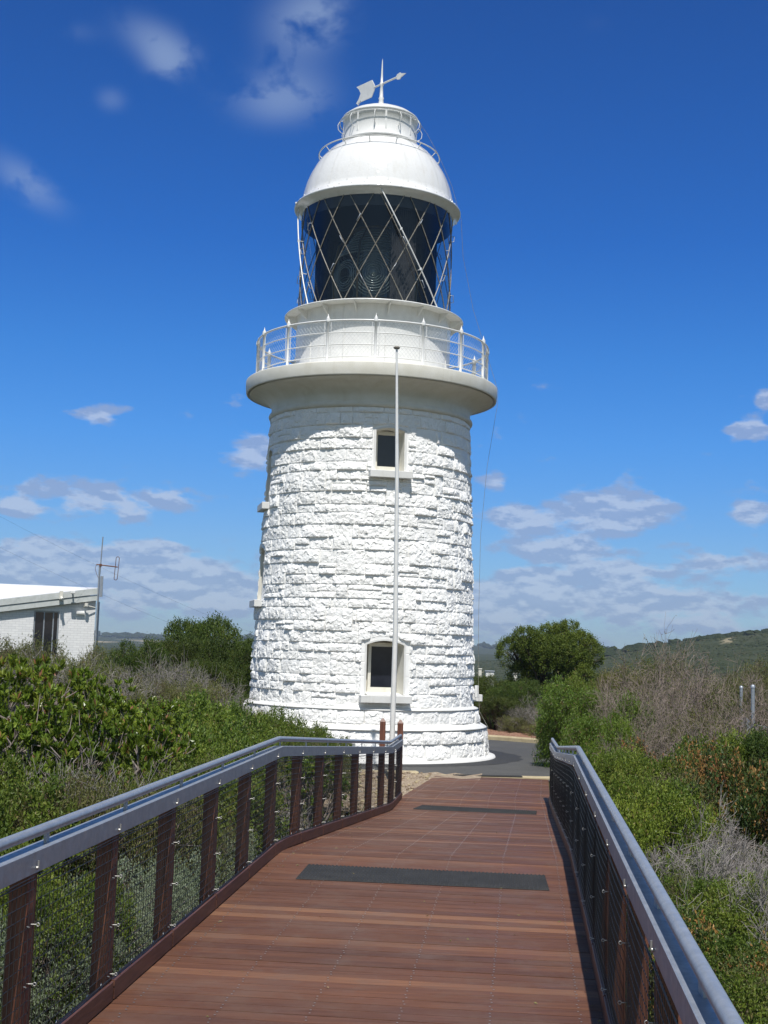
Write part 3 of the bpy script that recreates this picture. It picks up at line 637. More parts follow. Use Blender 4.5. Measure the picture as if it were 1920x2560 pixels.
# windows
def window(ang, zb, zs, rise, hw, R, glazed, depth=.56, label=None):
    e_r = Vector((math.cos(ang), math.sin(ang), 0)); e_t = Vector((-math.sin(ang), math.cos(ang), 0))
    P = lambda t, r, z: e_r * r + e_t * t + Vector((0, 0, z))
    def outline(h, g):   # opening outline enlarged by g
        pts = [(-h - g, zb - (g if g < 0 else 0)), (h + g, zb - (g if g < 0 else 0)), (h + g, zs + g * .6)]
        for k in range(1, 12): x = 1 - 2 * k / 12; pts.append(((h + g) * x, zs + g * .6 + (rise + g * .3) * (1 - x * x)))
        pts.append((-h - g, zs + g * .6)); return pts
    surf = lambda t, z, e: math.sqrt(max((float(Rbody(np.array([z]))[0]) + e) ** 2 - t * t, .1))
    b = MB(); o0 = outline(hw, .045); o1 = outline(hw, 0.0); inn = outline(hw * .8, 0.0); n = len(o0)
    vo = [P(t, surf(t, z, -.01), z) for t, z in o0]; v0 = [P(t, surf(t, z, .012), z) for t, z in o0]; v1 = [P(t, surf(t, z, .012), z) for t, z in o1]
    vi = [P(t, R - depth, z) for t, z in inn]
    fs = []
    for k in range(n):
        l = (k + 1) % n; fs += [(k, l, n + l, n + k), (n + k, n + l, 2 * n + l, 2 * n + k), (2 * n + k, 2 * n + l, 3 * n + l, 3 * n + k)]
    b.add(vo + v0 + v1 + vi, fs); b.m = [1 if q % 3 < 2 else 0 for q in range(len(fs))]; b.add(vi, [tuple(range(n))])
    w = b.build('window', [M['cream'], M['white_matt']], LH)
    gw = glazed
    # frame and pane near the inner end of the reveal
    f = MB(); zt = zs + rise * .25; rr = R - depth + .05; x0, x1 = gw; th = .05
    Mr = Matrix((e_t, -e_r, Vector((0, 0, 1)))).transposed()
    f.box(P((x0 + x1) / 2, rr, zb + .10), (x1 - x0 + .14, .08, .12), Mr); f.box(P((x0 + x1) / 2, rr, zt - .02), (x1 - x0 + .14, .08, .09), Mr)
    for x in (x0 - .03, x1 + .03): f.box(P(x, rr, (zb + zt) / 2 + .04), (.07, .076, zt - zb - .13), Mr)
    f.build('frame', M['cream'], w)
    q = MB(); q.box(P((x0 + x1) / 2, rr - .012, (zb + zt) / 2 + .05), (x1 - x0, .012, zt - zb - .17), Mr); q.build('pane', M['blind_glass'], w)
    s = MB(); hh = hw + .16; sm = surf(hh, zb, 0)
    s.box(P(0, (sm + R + .13) / 2 - .04, zb - .10), (2 * hh, R + .13 - sm + .2, .17), Mr, bev=.008)
    # sloped top of the sill running into the reveal
    s.add([P(-hw, R + .10, zb - .012), P(hw, R + .10, zb - .012), P(hw * .85, R - depth, zb + .05), P(-hw * .85, R - depth, zb + .05)], [(0, 1, 2, 3)])
    s.build('sill', M['white_matt'], w)
    # small squared stones (quoins) beside the opening
    return w
window(WA, 6.86, 7.84, .07, .36, 2.64, (-.24, .24))
window(WA, 1.55, 2.71, .10, .45, 2.84, (-.27, .27))
window(WB, 6.2, 7.45, .12, .36, 2.61, (-.24, .24)); window(WB, 3.75, 4.95, .12, .40, 2.71, (-.26, .26)); window(WC, 1.55, 2.6, .12, .40, 2.84, (-.26, .26))
# gallery
b = MB(); b.lathe([(2.50, 8.40), (2.60, 8.40), (2.635, 8.43), (2.645, 8.47), (2.63, 8.51), (2.585, 8.535), (2.575, 8.56)], 160)
b.lathe([(2.575, 8.56), (2.575, 8.68), (2.60, 8.74), (2.66, 8.82), (2.76, 8.90), (2.88, 8.965), (3.02, 9.015), (3.16, 9.045)], 160); b.build('cornice', M['cream'], LH)
b = MB(); b.lathe([(3.10, 9.07), (3.205, 9.07), (3.205, 9.045), (3.225, 9.04), (3.245, 9.05), (3.25, 9.07), (3.262, 9.20), (3.262, 9.345), (3.258, 9.362), (3.245, 9.372), (3.22, 9.376), (2.0, 9.395)], 200); b.build('gallery_slab', M['cream'], LH)
b = MB(); b.lathe([(2.04, 9.39), (2.04, 9.47), (2.025, 9.48), (2.01, 9.50), (2.01, 11.02), (2.03, 11.05), (2.03, 11.12)], 128)
for k in range(12):
    a = 2 * math.pi * (k + .3) / 12; b.tube([(2.012 * math.cos(a), 2.012 * math.sin(a), 9.5), (2.012 * math.cos(a), 2.012 * math.sin(a), 11.05)], .012, 5)
b.build('drum', M['white'], LH)
b = MB(); b.lathe([(1.9, 11.15), (2.31, 11.145), (2.335, 11.13), (2.335, 11.105), (2.31, 11.10), (2.02, 11.10)], 160)
for k in range(16):
    a = 2 * math.pi * (k + .47) / 16; ca, sa = math.cos(a), math.sin(a); t = .010
    q = [(2.015, 10.86), (2.015, 11.10), (2.28, 11.10), (2.28, 11.07)]
    vs = [(r * ca - s * t * sa, r * sa + s * t * ca, z) for s in (-1, 1) for r, z in q]
    b.add(vs, [(0, 1, 2, 3), (7, 6, 5, 4), (0, 3, 7, 4), (0, 4, 5, 1), (2, 6, 7, 3)])
b.build('lantern_walkway', M['white'], LH)
# gallery railing
b = MB(); NP = 16; RR = 3.0; ph = rad(-90 + 1.7)
circ = lambda R, z, n=128: [(R * math.cos(2 * math.pi * k / n), R * math.sin(2 * math.pi * k / n), z) for k in range(n)]
b.tube(circ(RR, 10.42), .024, 10, closed=True)
for z in (10.12, 9.83, 9.53): b.tube(circ(RR, z), .0135, 8, closed=True)
gr = b.build('gallery_railing', M['white'], LH)
for k in range(NP):
    a = ph + 2 * math.pi * k / NP; x, y = RR * math.cos(a), RR * math.sin(a)
    p = MB(); p.lathe([(.05, 9.385), (.05, 9.41), (.033, 9.43), (.033, 10.36), (.045, 10.37), (.052, 10.40), (.052, 10.44), (.045, 10.46), (.05, 10.475), (.022, 10.51), (.012, 10.55), (.006, 10.585), (0, 10.60)], 14, c=(x, y))
    for s in (-1, 1):
        aa = a + s * .028; p.tube([(RR * math.cos(aa), RR * math.sin(aa), 9.53), (RR * math.cos(aa), RR * math.sin(aa), 10.42)], .0085, 6)
    p.build('post', M['white'], gr)
w = MB(); nw = 200; Rm_ = RR - .03; z0, z1 = 9.54, 10.41; hgt = z1 - z0; rise_turn = hgt / (2 * math.pi * Rm_ / nw) 
for s in (1, -1):
    for k in range(nw):
        a0 = 2 * math.pi * k / nw; pts = []
        for q in range(7):
            a = a0 + s * (hgt * .85 / Rm_) * q / 6; pts.append((Rm_ * math.cos(a), Rm_ * math.sin(a), z0 + hgt * q / 6))
        w.tube(pts, .0026, 3, cap=False, smooth=False)
w.build('wire_mesh', M['wire'], gr)
# lantern
b = MB(); b.lathe([(1.975, 11.14), (1.975, 13.96)], 16 * 6, smooth=True); lg = b.build('lantern_glass', M['glass'], LH)
b = MB(); NB = 16; zb0, zt0 = 11.14, 13.92
def hel(a0, s, R, turn, n=15): return [(R * math.cos(a0 + s * turn * q / n), R * math.sin(a0 + s * turn * q / n), zb0 + (zt0 - zb0) * q / n) for q in range(n + 1)]
turn = 2 * math.pi / NB * 1.92; ZX = (12.62 - 11.14) / 2.78
for k in range(NB):
    a0 = rad(-90) + 2 * math.pi * k / NB
    for s in (1, -1): b.tube(hel(a0 - s * turn * ZX, s, 1.985, turn), .0135, 4, cap=False, smooth=False)
bars = b.build('glazing_bars', M['rusty_grey'], lg)
b = MB()
for k in range(NB):
    for lv, s in ((.30, 1), (.55, -1), (.74, 1), (.18, -1)):
        if (k + int(lv * 10)) % 2: continue
        a = rad(-90) + 2 * math.pi * k / NB + s * turn * (lv - ZX); z = zb0 + (zt0 - zb0) * lv; a2 = a + s * turn * .06; zz = z + (zt0 - zb0) * .06
        pt = lambda an, R, z: (R * math.cos(an), R * math.sin(an), z)
        b.tube([pt(a, 1.99, z), pt(a, 2.07, z), pt(a2, 2.07, zz), pt(a2, 1.99, zz)], .010, 5)
b.build('handholds', M['gal'], lg)
b = MB()
for a_top, a_bot in ((rad(-90 + 2.5), rad(-90 + 46)), (rad(-90 - 78), rad(-90 - 48)), (rad(60), rad(95))):
    pts = []
    for q in range(13):
        f = q / 12; a = a_top + (a_bot - a_top) * f; R = 2.10 + (.02 if q else .0) + .10 * f; pts.append((R * math.cos(a), R * math.sin(a), 14.0 - 2.86 * f - .06 * math.sin(math.pi * f)))
    b.tube(pts, .017, 8)
    for q in (4, 8): p = pts[q]; b.tube([p, (p[0] * .94, p[1] * .94, p[2])], .010, 6); b.tube([(p[0], p[1], p[2] - .03), (p[0], p[1], p[2] + .03)], .03, 8)
b.build('ladder_track', M['white'], lg)
# roof
b = MB(); b.lathe([(1.97, 13.90), (2.03, 13.93), (2.06, 13.99), (2.17, 14.02), (2.195, 14.04), (2.20, 14.065), (2.18, 14.09), (2.11, 14.15), (2.05, 14.22), (2.01, 14.27),
   (1.99, 14.36), (1.955, 14.52), (1.90, 14.72), (1.81, 14.95), (1.69, 15.18), (1.54, 15.40), (1.36, 15.60), (1.17, 15.73), (1.02, 15.81), (.90, 15.85)], 192)
for k in range(24):
    a = 2 * math.pi * (k + .5) / 24; pr = [(2.015, 14.27), (1.995, 14.36), (1.96, 14.52), (1.905, 14.72), (1.815, 14.95), (1.695, 15.18), (1.545, 15.40), (1.365, 15.60), (1.175, 15.73)]
    vs = []
    for r, z in pr:
        for d in (-.016, .016): vs.append(((r + .002) * math.cos(a + d / r), (r + .002) * math.sin(a + d / r), z + .002))
    b.add(vs, [(2 * i, 2 * i + 1, 2 * i + 3, 2 * i + 2) for i in range(len(pr) - 1)])
for k in range(40):
    a = 2 * math.pi * k / 40; b.lathe([(.0, 14.13), (.014, 14.145), (.014, 14.175), (0, 14.185)], 6, c=(2.11 * math.cos(a), 2.11 * math.sin(a)))
for k in range(8):
    a = 2 * math.pi * (k + .35) / 8; x, y = 2.20 * math.cos(a), 2.20 * math.sin(a); b.lathe([(0, 14.02), (.018, 14.03), (.022, 14.06), (.018, 14.09), (0, 14.10)], 8, c=(x, y))
dome_m = NT('white_dome_paint'); nn = dome_m.noise(2.2, 4, .6); n2 = dome_m.noise(14, 3)
ad = dome_m.n('ShaderNodeMath', operation='MULTIPLY_ADD'); dome_m.l(n2, ad.inputs[0]); ad.inputs[1].default_value = .22; dome_m.l(nn, ad.inputs[2]); dome_m.bump(ad.outputs[0], .30, .045)
dg = dome_m.ramp(dome_m.noise(1.0, 6, .7, dome_m.coord((4, 4, .6))), [(.5, (.75, .75, .74)), (.68, (.70, .69, .66)), (.80, (.58, .53, .45))]); dome_m.set(dg, dome_m.ramp(nn, [(.3, (.07,) * 3), (.7, (.13,) * 3)]), spec=.5)
dm = b.build('dome', dome_m.m, LH)
b = MB(); R0 = 1.60; pts = [(R0 * math.cos(a), R0 * math.sin(a), 15.56) for a in np.linspace(0, 2 * math.pi, 72, endpoint=False)]; b.tube(pts, .016, 8, closed=True)
for k in range(14):
    a = 2 * math.pi * (k + .15) / 14; b.tube([(R0 * math.cos(a), R0 * math.sin(a), 15.56), (1.47 * math.cos(a), 1.47 * math.sin(a), 15.44)], .012, 6)
b.build('roof_handrail', M['white'], dm)
b = MB(); b.lathe([(.93, 15.80), (.93, 15.86), (1.02, 15.86), (1.02, 15.90), (.995, 15.91), (.985, 15.92), (.985, 16.55), (1.01, 16.56), (1.01, 16.60), (.99, 16.615), (.85, 16.72), (.55, 16.86), (.25, 16.95), (.1, 16.99), (0, 17.0)], 96)
for k in range(8):
    a = 2 * math.pi * (k + .2) / 8; b.box((.985 * math.cos(a), .985 * math.sin(a), 16.28), (.012, .05, .54), Matrix.Rotation(a, 3, 'Z'))
cp = b.build('ventilator', M['white'], LH)
b = MB(); pts = [(1.08 * math.cos(a), 1.08 * math.sin(a), 16.47) for a in np.linspace(0, 2 * math.pi, 60, endpoint=False)]; b.tube(pts, .013, 8, closed=True)
for k in range(10):
    a = 2 * math.pi * (k + .3) / 10; P_ = lambda R, z: (R * math.cos(a), R * math.sin(a), z); b.tube([P_(.98, 16.49), P_(1.08, 16.47), P_(1.14, 16.36), P_(1.13, 16.24), P_(1.05, 16.16), P_(.99, 16.14)], .010, 6)
b.build('vent_rail', M['white'], cp)
# weather vane
b = MB(); b.lathe([(.09, 16.98), (.075, 17.05), (.06, 17.18), (.075, 17.22), (.05, 17.27), (.038, 17.55), (.055, 17.58), (.055, 17.64), (.034, 17.67), (.026, 17.9), (.012, 18.25), (.0, 18.34)], 16)
wv = b.build('weather_vane', M['white'], LH)
dv = Vector((.48, -.55, 0)).normalized(); nv_ = Vector((dv.y, -dv.x, 0)); O = Vector((0, 0, 17.62)); t = .012
def slab(outline, name):
    b = MB(); n = len(outline); vs = [O + dv * u + Vector((0, 0, v)) + nv_ * s * t for s in (-1, 1) for u, v in outline]
    b.add(vs, [tuple(range(n)), tuple(range(2 * n - 1, n - 1, -1))] + [(k, (k + 1) % n, n + (k + 1) % n, n + k) for k in range(n)]); return b
b = slab([(-.28, .05), (-.40, .24), (-1.05, .24), (-.94, .14), (-.86, 0), (-.94, -.14), (-1.05, -.24), (-.40, -.24), (-.28, -.05)], 'x')
for s in (-1, 1):
    for q in range(5): u = -.48 - .12 * q; b.tube([O + dv * u + Vector((0, 0, s * .24)), O + dv * (u - .03) + Vector((0, 0, s * .17))], .010, 4)
b.tube([O + dv * -.75 + Vector((0, 0, -.24)) + nv_ * .08, O + dv * -.9 + Vector((0, 0, -.34)) + nv_ * .05, O + dv * -.98 + Vector((0, 0, -.24))], .012, 5)
b.build('tail_plate', M['white'], wv)
b = slab([(.58, .0), (.62, .07), (.74, .09), (.78, .05), (.96, 0), (.78, -.05), (.74, -.09), (.62, -.07)], 'x'); b.tube([O - dv * .3, O + dv * .62], .024, 8); b.build('arrow', M['white'], wv)
# lantern interior
b = MB(); b.lathe([(1.96, 13.95), (1.2, 14.3), (0.2, 14.5), (0, 14.5)], 48); b.lathe([(0, 11.16), (1.95, 11.16)], 48); b.lathe([(1.955, 13.62), (1.955, 13.96)], 96); b.build('lantern_interior', M['interior'], LH)
ln = MB(); ln.lathe([(.75, 11.16), (.75, 11.4), (1.12, 11.45), (1.12, 11.5)], 48)
for k in range(8):
    a = 2 * math.pi * (k + .5) / 8; ln.tube([(1.14 * math.cos(a), 1.14 * math.sin(a), 11.45), (1.2 * math.cos(a), 1.2 * math.sin(a), 12.3), (1.05 * math.cos(a), 1.05 * math.sin(a), 13.0), (.6 * math.cos(a), .6 * math.sin(a), 13.5)], .03, 6)
ln.lathe([(.55, 13.48), (.62, 13.5), (.62, 13.55), (0, 13.6)], 32)
lf = ln.build('lens_frame', M['brass'], LH)
b = MB()
for pa in (-92, -182, -2, 88, -137, -47, 43, 133):
    a = rad(pa); n_ = Vector((math.cos(a), math.sin(a), 0)); tt = Vector((-math.sin(a), math.cos(a), 0)); main = pa % 90 == 88 or pa in (-92, -182, -2)
    cen = n_ * 1.10 + Vector((0, 0, 12.15)); ks = 9 if main else 6
    for q in range(ks):
        r = .09 + q * .062
        if main or q > 1:
            ring = [cen + (tt * math.cos(x) * r + Vector((0, 0, 1)) * math.sin(x) * r) - n_ * (r * r * .45) for x in np.linspace(0, 2 * math.pi, 36, endpoint=False)]; b.tube(ring, .016, 5, closed=True)
    if main:
        vs = [cen + n_ * .05] + [cen + tt * math.cos(x) * .085 + Vector((0, 0, math.sin(x) * .085)) for x in np.linspace(0, 2 * math.pi, 20, endpoint=False)]; b.add(vs, [(0, 1 + k, 1 + (k + 1) % 20) for k in range(20)], smooth=True)
for q in range(9):
    z = 12.75 + q * .085; R = 1.0 - q * .055; b.tube([(R * math.cos(x), R * math.sin(x), z) for x in np.linspace(0, 2 * math.pi, 48, endpoint=False)], .026, 4, closed=True)
b.lathe([(.35, 11.5), (.35, 13.3)], 24)
b.build('lens', M['lens'], lf)
b = MB(); vs = []; n = 50
for k in range(n + 1):
    a = rad(-90 + 14 + 24 * k / n); R = 1.62 + .035 * math.sin(k * 1.55)
    vs += [(R * math.cos(a), R * math.sin(a), 11.2), (R * math.cos(a), R * math.sin(a), 13.7)]
b.add(vs, [(2 * k, 2 * k + 2, 2 * k + 3, 2 * k + 1) for k in range(n)], smooth=True)
vs = []
for k in range(90 + 1):
    a = rad(31 + 118 * k / 90); R = 1.90 + .03 * math.sin(k * 1.7); vs += [(R * math.cos(a), R * math.sin(a), 11.2), (R * math.cos(a), R * math.sin(a), 13.75)]
b.add(vs, [(2 * k, 2 * k + 2, 2 * k + 3, 2 * k + 1) for k in range(90)], smooth=True)
b.build('curtain', M['curtain'], LH)
# earthing cable from the roof down the right-hand side
b = MB(); cab = []
for (R, z, a) in [(1.0, 16.62, 0), (1.25, 16.3, 1), (1.58, 15.7, 1), (1.95, 14.9, 2), (2.22, 14.0, 2), (2.3, 13.0, 3), (2.6, 11.6, 3), (3.05, 10.2, 2), (3.30, 9.4, 1), (3.28, 9.0, 0), (3.05, 7.4, -2), (2.92, 5.6, -3), (2.92, 3.4, -6), (2.96, 1.9, -9), (3.02, 1.15, -12), (3.28, .78, -16), (3.34, .1, -22)]:
    cab.append((R * math.cos(rad(a)), R * math.sin(rad(a)), z))
b.tube(cab, .0045, 5); b.build('earthing_cable', M['rusty_grey'], LH)
b = MB(); b.box((2.90, -.25, 1.62), (.10, .16, .30), bev=.01); b.build('meter_box', M['white'], LH)

# ------------------------------------------------------------------ white building on the left
def building():
    be = rad(-16); d = 48.0; ex = Vector((-math.cos(be), math.sin(be), 0)); ey = Vector((math.sin(be), math.cos(be), 0))   # ex: along the wall to the left; ey: away
    corner = Vector((-.2155 * d, d, 0)); rz = math.atan2(-ex.y, -ex.x)
    root = empty('white_building', corner, rz, label='low white painted brick building with grey fascia behind the bushes', cat='building')
    # local: +X along wall to the right => wall spans x from -Lw to 0; +Y away from the viewer
    Lw, Dp = 14.0, 9.0; ht = 4.50; sl = math.tan(rad(9.1)); sb = .040
    top = lambda x, y: ht + (sl * (1 - max(0, min(1, y / Dp)))) * x + sb * max(y, 0)
    zb_ = -1.0; wx0, wx1, wz0, wz1 = -2.14, -1.26, 1.95, 3.60 
    b = MB()
    def wallquad(x0, x1, z0, z1f): b.add([(x0, 0, z0), (x1, 0, z0), (x1, 0, z1f(x1)), (x0, 0, z1f(x0))], [(0, 1, 2, 3)])
    tf = lambda x: top(x, 0) - .3
    wallquad(-Lw, wx0, zb_, tf); wallquad(wx1, 0, zb_, tf); wallquad(wx0, wx1, wz1, tf); wallquad(wx0, wx1, zb_, lambda x: wz0)
    for x, s in ((wx0, 1), (wx1, -1)): b.add([(x, 0, wz0), (x, .14, wz0), (x, .14, wz1), (x, 0, wz1)], [(0, 1, 2, 3)])
    b.add([(wx0, 0, wz1), (wx1, 0, wz1), (wx1, .14, wz1), (wx0, .14, wz1)], [(0, 1, 2, 3)]); b.add([(wx0, 0, wz0), (wx1, 0, wz0), (wx1, .14, wz0), (wx0, .14, wz0)], [(3, 2, 1, 0)])
    b.add([(0, 0, zb_), (0, Dp, zb_), (0, Dp, top(0, Dp) - .3), (0, 0, top(0, 0) - .3)], [(0, 1, 2, 3)])
    b.add([(-Lw, 0, zb_), (-Lw, Dp, zb_), (-Lw, Dp, top(-Lw, Dp) - .3), (-Lw, 0, top(-Lw, 0) - .3)], [(3, 2, 1, 0)]); b.add([(0, Dp, zb_), (-Lw, Dp, zb_), (-Lw, Dp, top(-Lw, Dp) - .3), (0, Dp, top(0, Dp) - .3)], [(0, 1, 2, 3)])
    b.build('wall', M['brick_white'], root)
    b = MB(); x0, x1, y0, y1 = -Lw - .3, .06, -.16, Dp + .2
    vs = [(x, y, top(x, y) + dz) for dz in (-.06, 0.0) for x, y in ((x0, y0), (x1, y0), (x1, y1), (x0, y1))]
    b.add(vs, [(3, 2, 1, 0), (4, 5, 6, 7), (0, 1, 5, 4), (1, 2, 6, 5), (2, 3, 7, 6), (3, 0, 4, 7)]); rf = b.build('roof', M['roofw'], root)
    b = MB()
    for (dz0, dz1, yy) in ((-.24, -.02, -.20), (-.46, -.255, -.17)):
        vs = [(x, y, top(x, 0) + dz) for dz in (dz0, dz1) for x, y in ((x0, yy), (x1, yy), (x1, yy + .03), (x0, yy + .03))]; b.add(vs, [(3, 2, 1, 0), (4, 5, 6, 7), (0, 1, 5, 4), (1, 2, 6, 5), (2, 3, 7, 6), (3, 0, 4, 7)])
    b.build('fascia', M['fascia'], rf)
    b = MB()
    for x in (wx0 + .03, wx0 + .36, wx0 + .68, wx1 - .03): b.box((x, .10, (wz0 + wz1) / 2), (.04, .04, wz1 - wz0))
    b.box(((wx0 + wx1) / 2, .10, wz1 - .02), (wx1 - wx0, .045, .05)); wn_ = b.build('window', M['gal'], root)
    b = MB(); b.box(((wx0 + wx1) / 2, .125, (wz0 + wz1) / 2), (wx1 - wx0, .01, wz1 - wz0)); b.build('pane', M['dark_glass'], wn_)
    for x, z in ((-2.92, 3.78), (-.52, 3.62)):
        v = MB(); v.add([(x - .14, 0, z), (x + .14, 0, z), (x + .14, -.12, z - .03), (x - .14, -.12, z - .03), (x - .14, 0, z - .11), (x + .14, 0, z - .11), (x + .14, -.11, z - .09), (x - .14, -.11, z - .09)],
                        [(0, 3, 2, 1), (3, 7, 6, 2), (0, 4, 7, 3), (1, 2, 6, 5), (4, 5, 6, 7)]); v.build('wall_vent', M['white'], root)
    b = MB(); b.box((-1.25, -.30, top(-1.25, 0) - .12), (.12, .2, .30)); b.tube([(-1.25, -.35, top(-1.25, 0) - .2), (-1.20, -.5, top(-1.2, 0) - .28)], .05, 8); b.build('floodlight', M['cream'], root)
    b = MB(); b.tube([(-.85, -.2, top(-.9, 0) - .06), (-.85, -.42, top(-.9, 0) - .02)], .03, 8); b.box((-.85, -.44, top(-.9, 0) - .06), (.18, .12, .12), bev=.02); b.build('security_camera', M['white'], root)
    b = MB(); b.tube([(-.42, -.02, top(-.4, 0) - .62), (-.34, -.25, top(-.4, 0) - .55)], .03, 8); b.tube([(-.34, -.25, top(-.4, 0) - .62), (-.34, -.25, top(-.4, 0) - .50)], .07, 8); b.tube([(-.30, -.2, top(-.4, 0) - .6), (-.02, -.1, top(0, 0) - .72)], .02, 6); b.build('wall_lamp', M['cream'], root)
    b = MB(); b.tube([(.10, -.05, zb_), (.10, -.05, top(0, 0) - .5)], .04, 10); b.build('downpipe', M['gal'], root)
    # mast with a folded dipole, fixed to the corner
    ms = empty('antenna_mast', corner + ex * -.12 + Vector((0, -.25, 0)), 0, label='thin metal mast with rusty arm and looped aerial at the building corner', cat='antenna')
    b = MB(); b.tube([(0, 0, zb_), (0, 0, 5.25), (0.02, 0, 5.3)], .035, 8); b.tube([(0.02, 0, 5.0), (.06, 0, 6.35)], .022, 8); b.box((.10, 0, 4.55), (.10, .05, .75)); b.build('pole', M['gal'], ms)
    b = MB(); b.tube([(-.12, 0, 5.34), (.66, -.05, 5.27)], .022, 8); b.box((.03, 0, 5.32), (.09, .08, .09)); b.build('arm', M['rust'], ms)
    b = MB(); b.tube([(.63 + .06 * math.cos(a) + (.02 if math.sin(a) > 0 else -.02), -.05, 5.22 + (.36 if math.sin(a) > 0 else -.36) + .06 * math.sin(a)) for a in np.linspace(0, 2 * math.pi, 20, endpoint=False)], .012, 6, closed=True)
    b.tube([(-.12, 0, 5.34), (-.16, 0, 5.2), (-.1, 0, 5.0), (.0, 0, 4.8)], .008, 5); b.build('aerial_loop', M['rust'], ms)
building()
# overhead wires
for p0, p1, sag, lb in (((-14.2, 44, 7.3), (4, 66, .6), .9, 'upper of the two faint wires crossing the sky behind the aerial'), ((-14.0, 43, 6.2), (1, 64, .4), .6, 'lower of the two faint wires crossing the sky behind the aerial')):
    a, c = Vector(p0), Vector(p1); b = MB(); b.tube([a.lerp(c, f) - Vector((0, 0, sag * 4 * f * (1 - f))) for f in np.linspace(0, 1, 24)], .0022, 4)
    b.build('overhead_wire', M['black'], label=lb, cat='wire', group='overhead wires behind the building')

# ------------------------------------------------------------------ fence on the right, marker posts, bent pipe
def fence():
    P = [(5.25, 20.0, 2.20), (5.95, 20.9, 2.22), (5.55, 22.6, 2.25), (5.75, 25.4, 2.25)]
    P = [(5.80, 20.3, 2.15), (5.66, 21.3, 2.24), (5.62, 24.2, 2.2), (5.60, 28, 2.2)]
    P = [(5.85, 17.6, 2.12), (5.68, 20.3, 2.25), (5.62, 23.2, 2.25), (5.60, 26.5, 2.2)]
    root = empty('wire_fence', (P[0][0], P[0][1], 0), label='chain link fence with bare galvanised posts among the bushes on the right', cat='fence'); L = Vector(root.location)
    PP = [(5.74, 20.05, 2.17), (5.58, 20.4, 2.24), (5.45, 20.9, 2.25)]
    pts = [Vector((5.76, 20.0, 0)), Vector((5.48, 20.15, 0)), Vector((5.25, 20.7, 0))]
    pts = [Vector((5.85, 17.6, 0)), Vector((5.93, 20.0, 0)), Vector((6.05, 21.5, 0)), Vector((6.98, 25.6, 0))]
    tops = [2.0, 2.16, 2.20, 2.1]
    for p, h in zip(pts, tops):
        b = MB(); q = p - L; b.tube([(q.x, q.y, -.6), (q.x, q.y, h)], .031, 10); b.lathe([(.036, h - .03), (.036, h + .01), (0, h + .03)], 10, c=(q.x, q.y)); b.build('post', M['gal'], root)
    b = MB()
    for a, c, ha, hc in zip(pts[:-1], pts[1:], tops[:-1], tops[1:]):
        n = int((c - a).length / .09)
        for s in (-1, 1):
            for k in range(-8, n + 8):
                seg = []
                for q in range(2):
                    f = (k + s * q * 9) / n; f0 = min(max(f, 0), 1); z = .05 + 1.55 * (q if f == f0 or s == 0 else abs(((f0 - k / n) * n / 9)))
                    seg.append(a.lerp(c, f0) - L + Vector((0, 0, z)))
                if (seg[0] - seg[1]).length > .05 and 0 <= k / n <= 1: b.tube(seg, .0018, 3, cap=False, smooth=False)
        for z in (.1, .85, 1.6): b.tube([a - L + Vector((0, 0, z)), c - L + Vector((0, 0, z))], .003, 4)
    b.build('wire_netting', M['wire'], root)
fence()
for x, y, h, lb in ((4.56, 60, 1.85, 'pale marker post nearest the tower, beside the small white box'), (5.95, 58, 1.72, 'pale marker post in the middle of the distant three'), (7.7, 62, 1.68, 'pale marker post nearest the big round tree')):
    b = MB(); b.box((0, 0, h / 2 - 1), (.14, .10, h + 2), bev=.01); b.box((0, 0, h + .02), (.18, .14, .05), bev=.01); o = b.build('marker_post', M['cream'], label=lb, cat='post', group='marker posts beyond the dark bushes'); o.location = (x, y, 0)
bx = empty('utility_box', (5.0, 60, 0), label='small white utility box on a stand beyond the dark bushes', cat='box')
b = MB(); b.box((0, 0, 1.35), (.38, .25, .8), bev=.02); b.build('cabinet', M['white'], bx); b = MB(); b.box((0, 0, 1.78), (.44, .31, .05), bev=.01); b.build('lid', M['gal'], bx); b = MB(); b.box((0, 0, 0), (.1, .1, 2.0)); b.build('stand', M['gal'], bx)
b = MB(); b.tube([(-.12, 0, 1.62), (.02, 0, 1.46), (.02, 0, .2)], .035, 8); o = b.build('bent_pipe', M['white'], label='short bent white pipe poking out of the grey scrub', cat='pipe'); o.location = (-5.95, 29, 0)

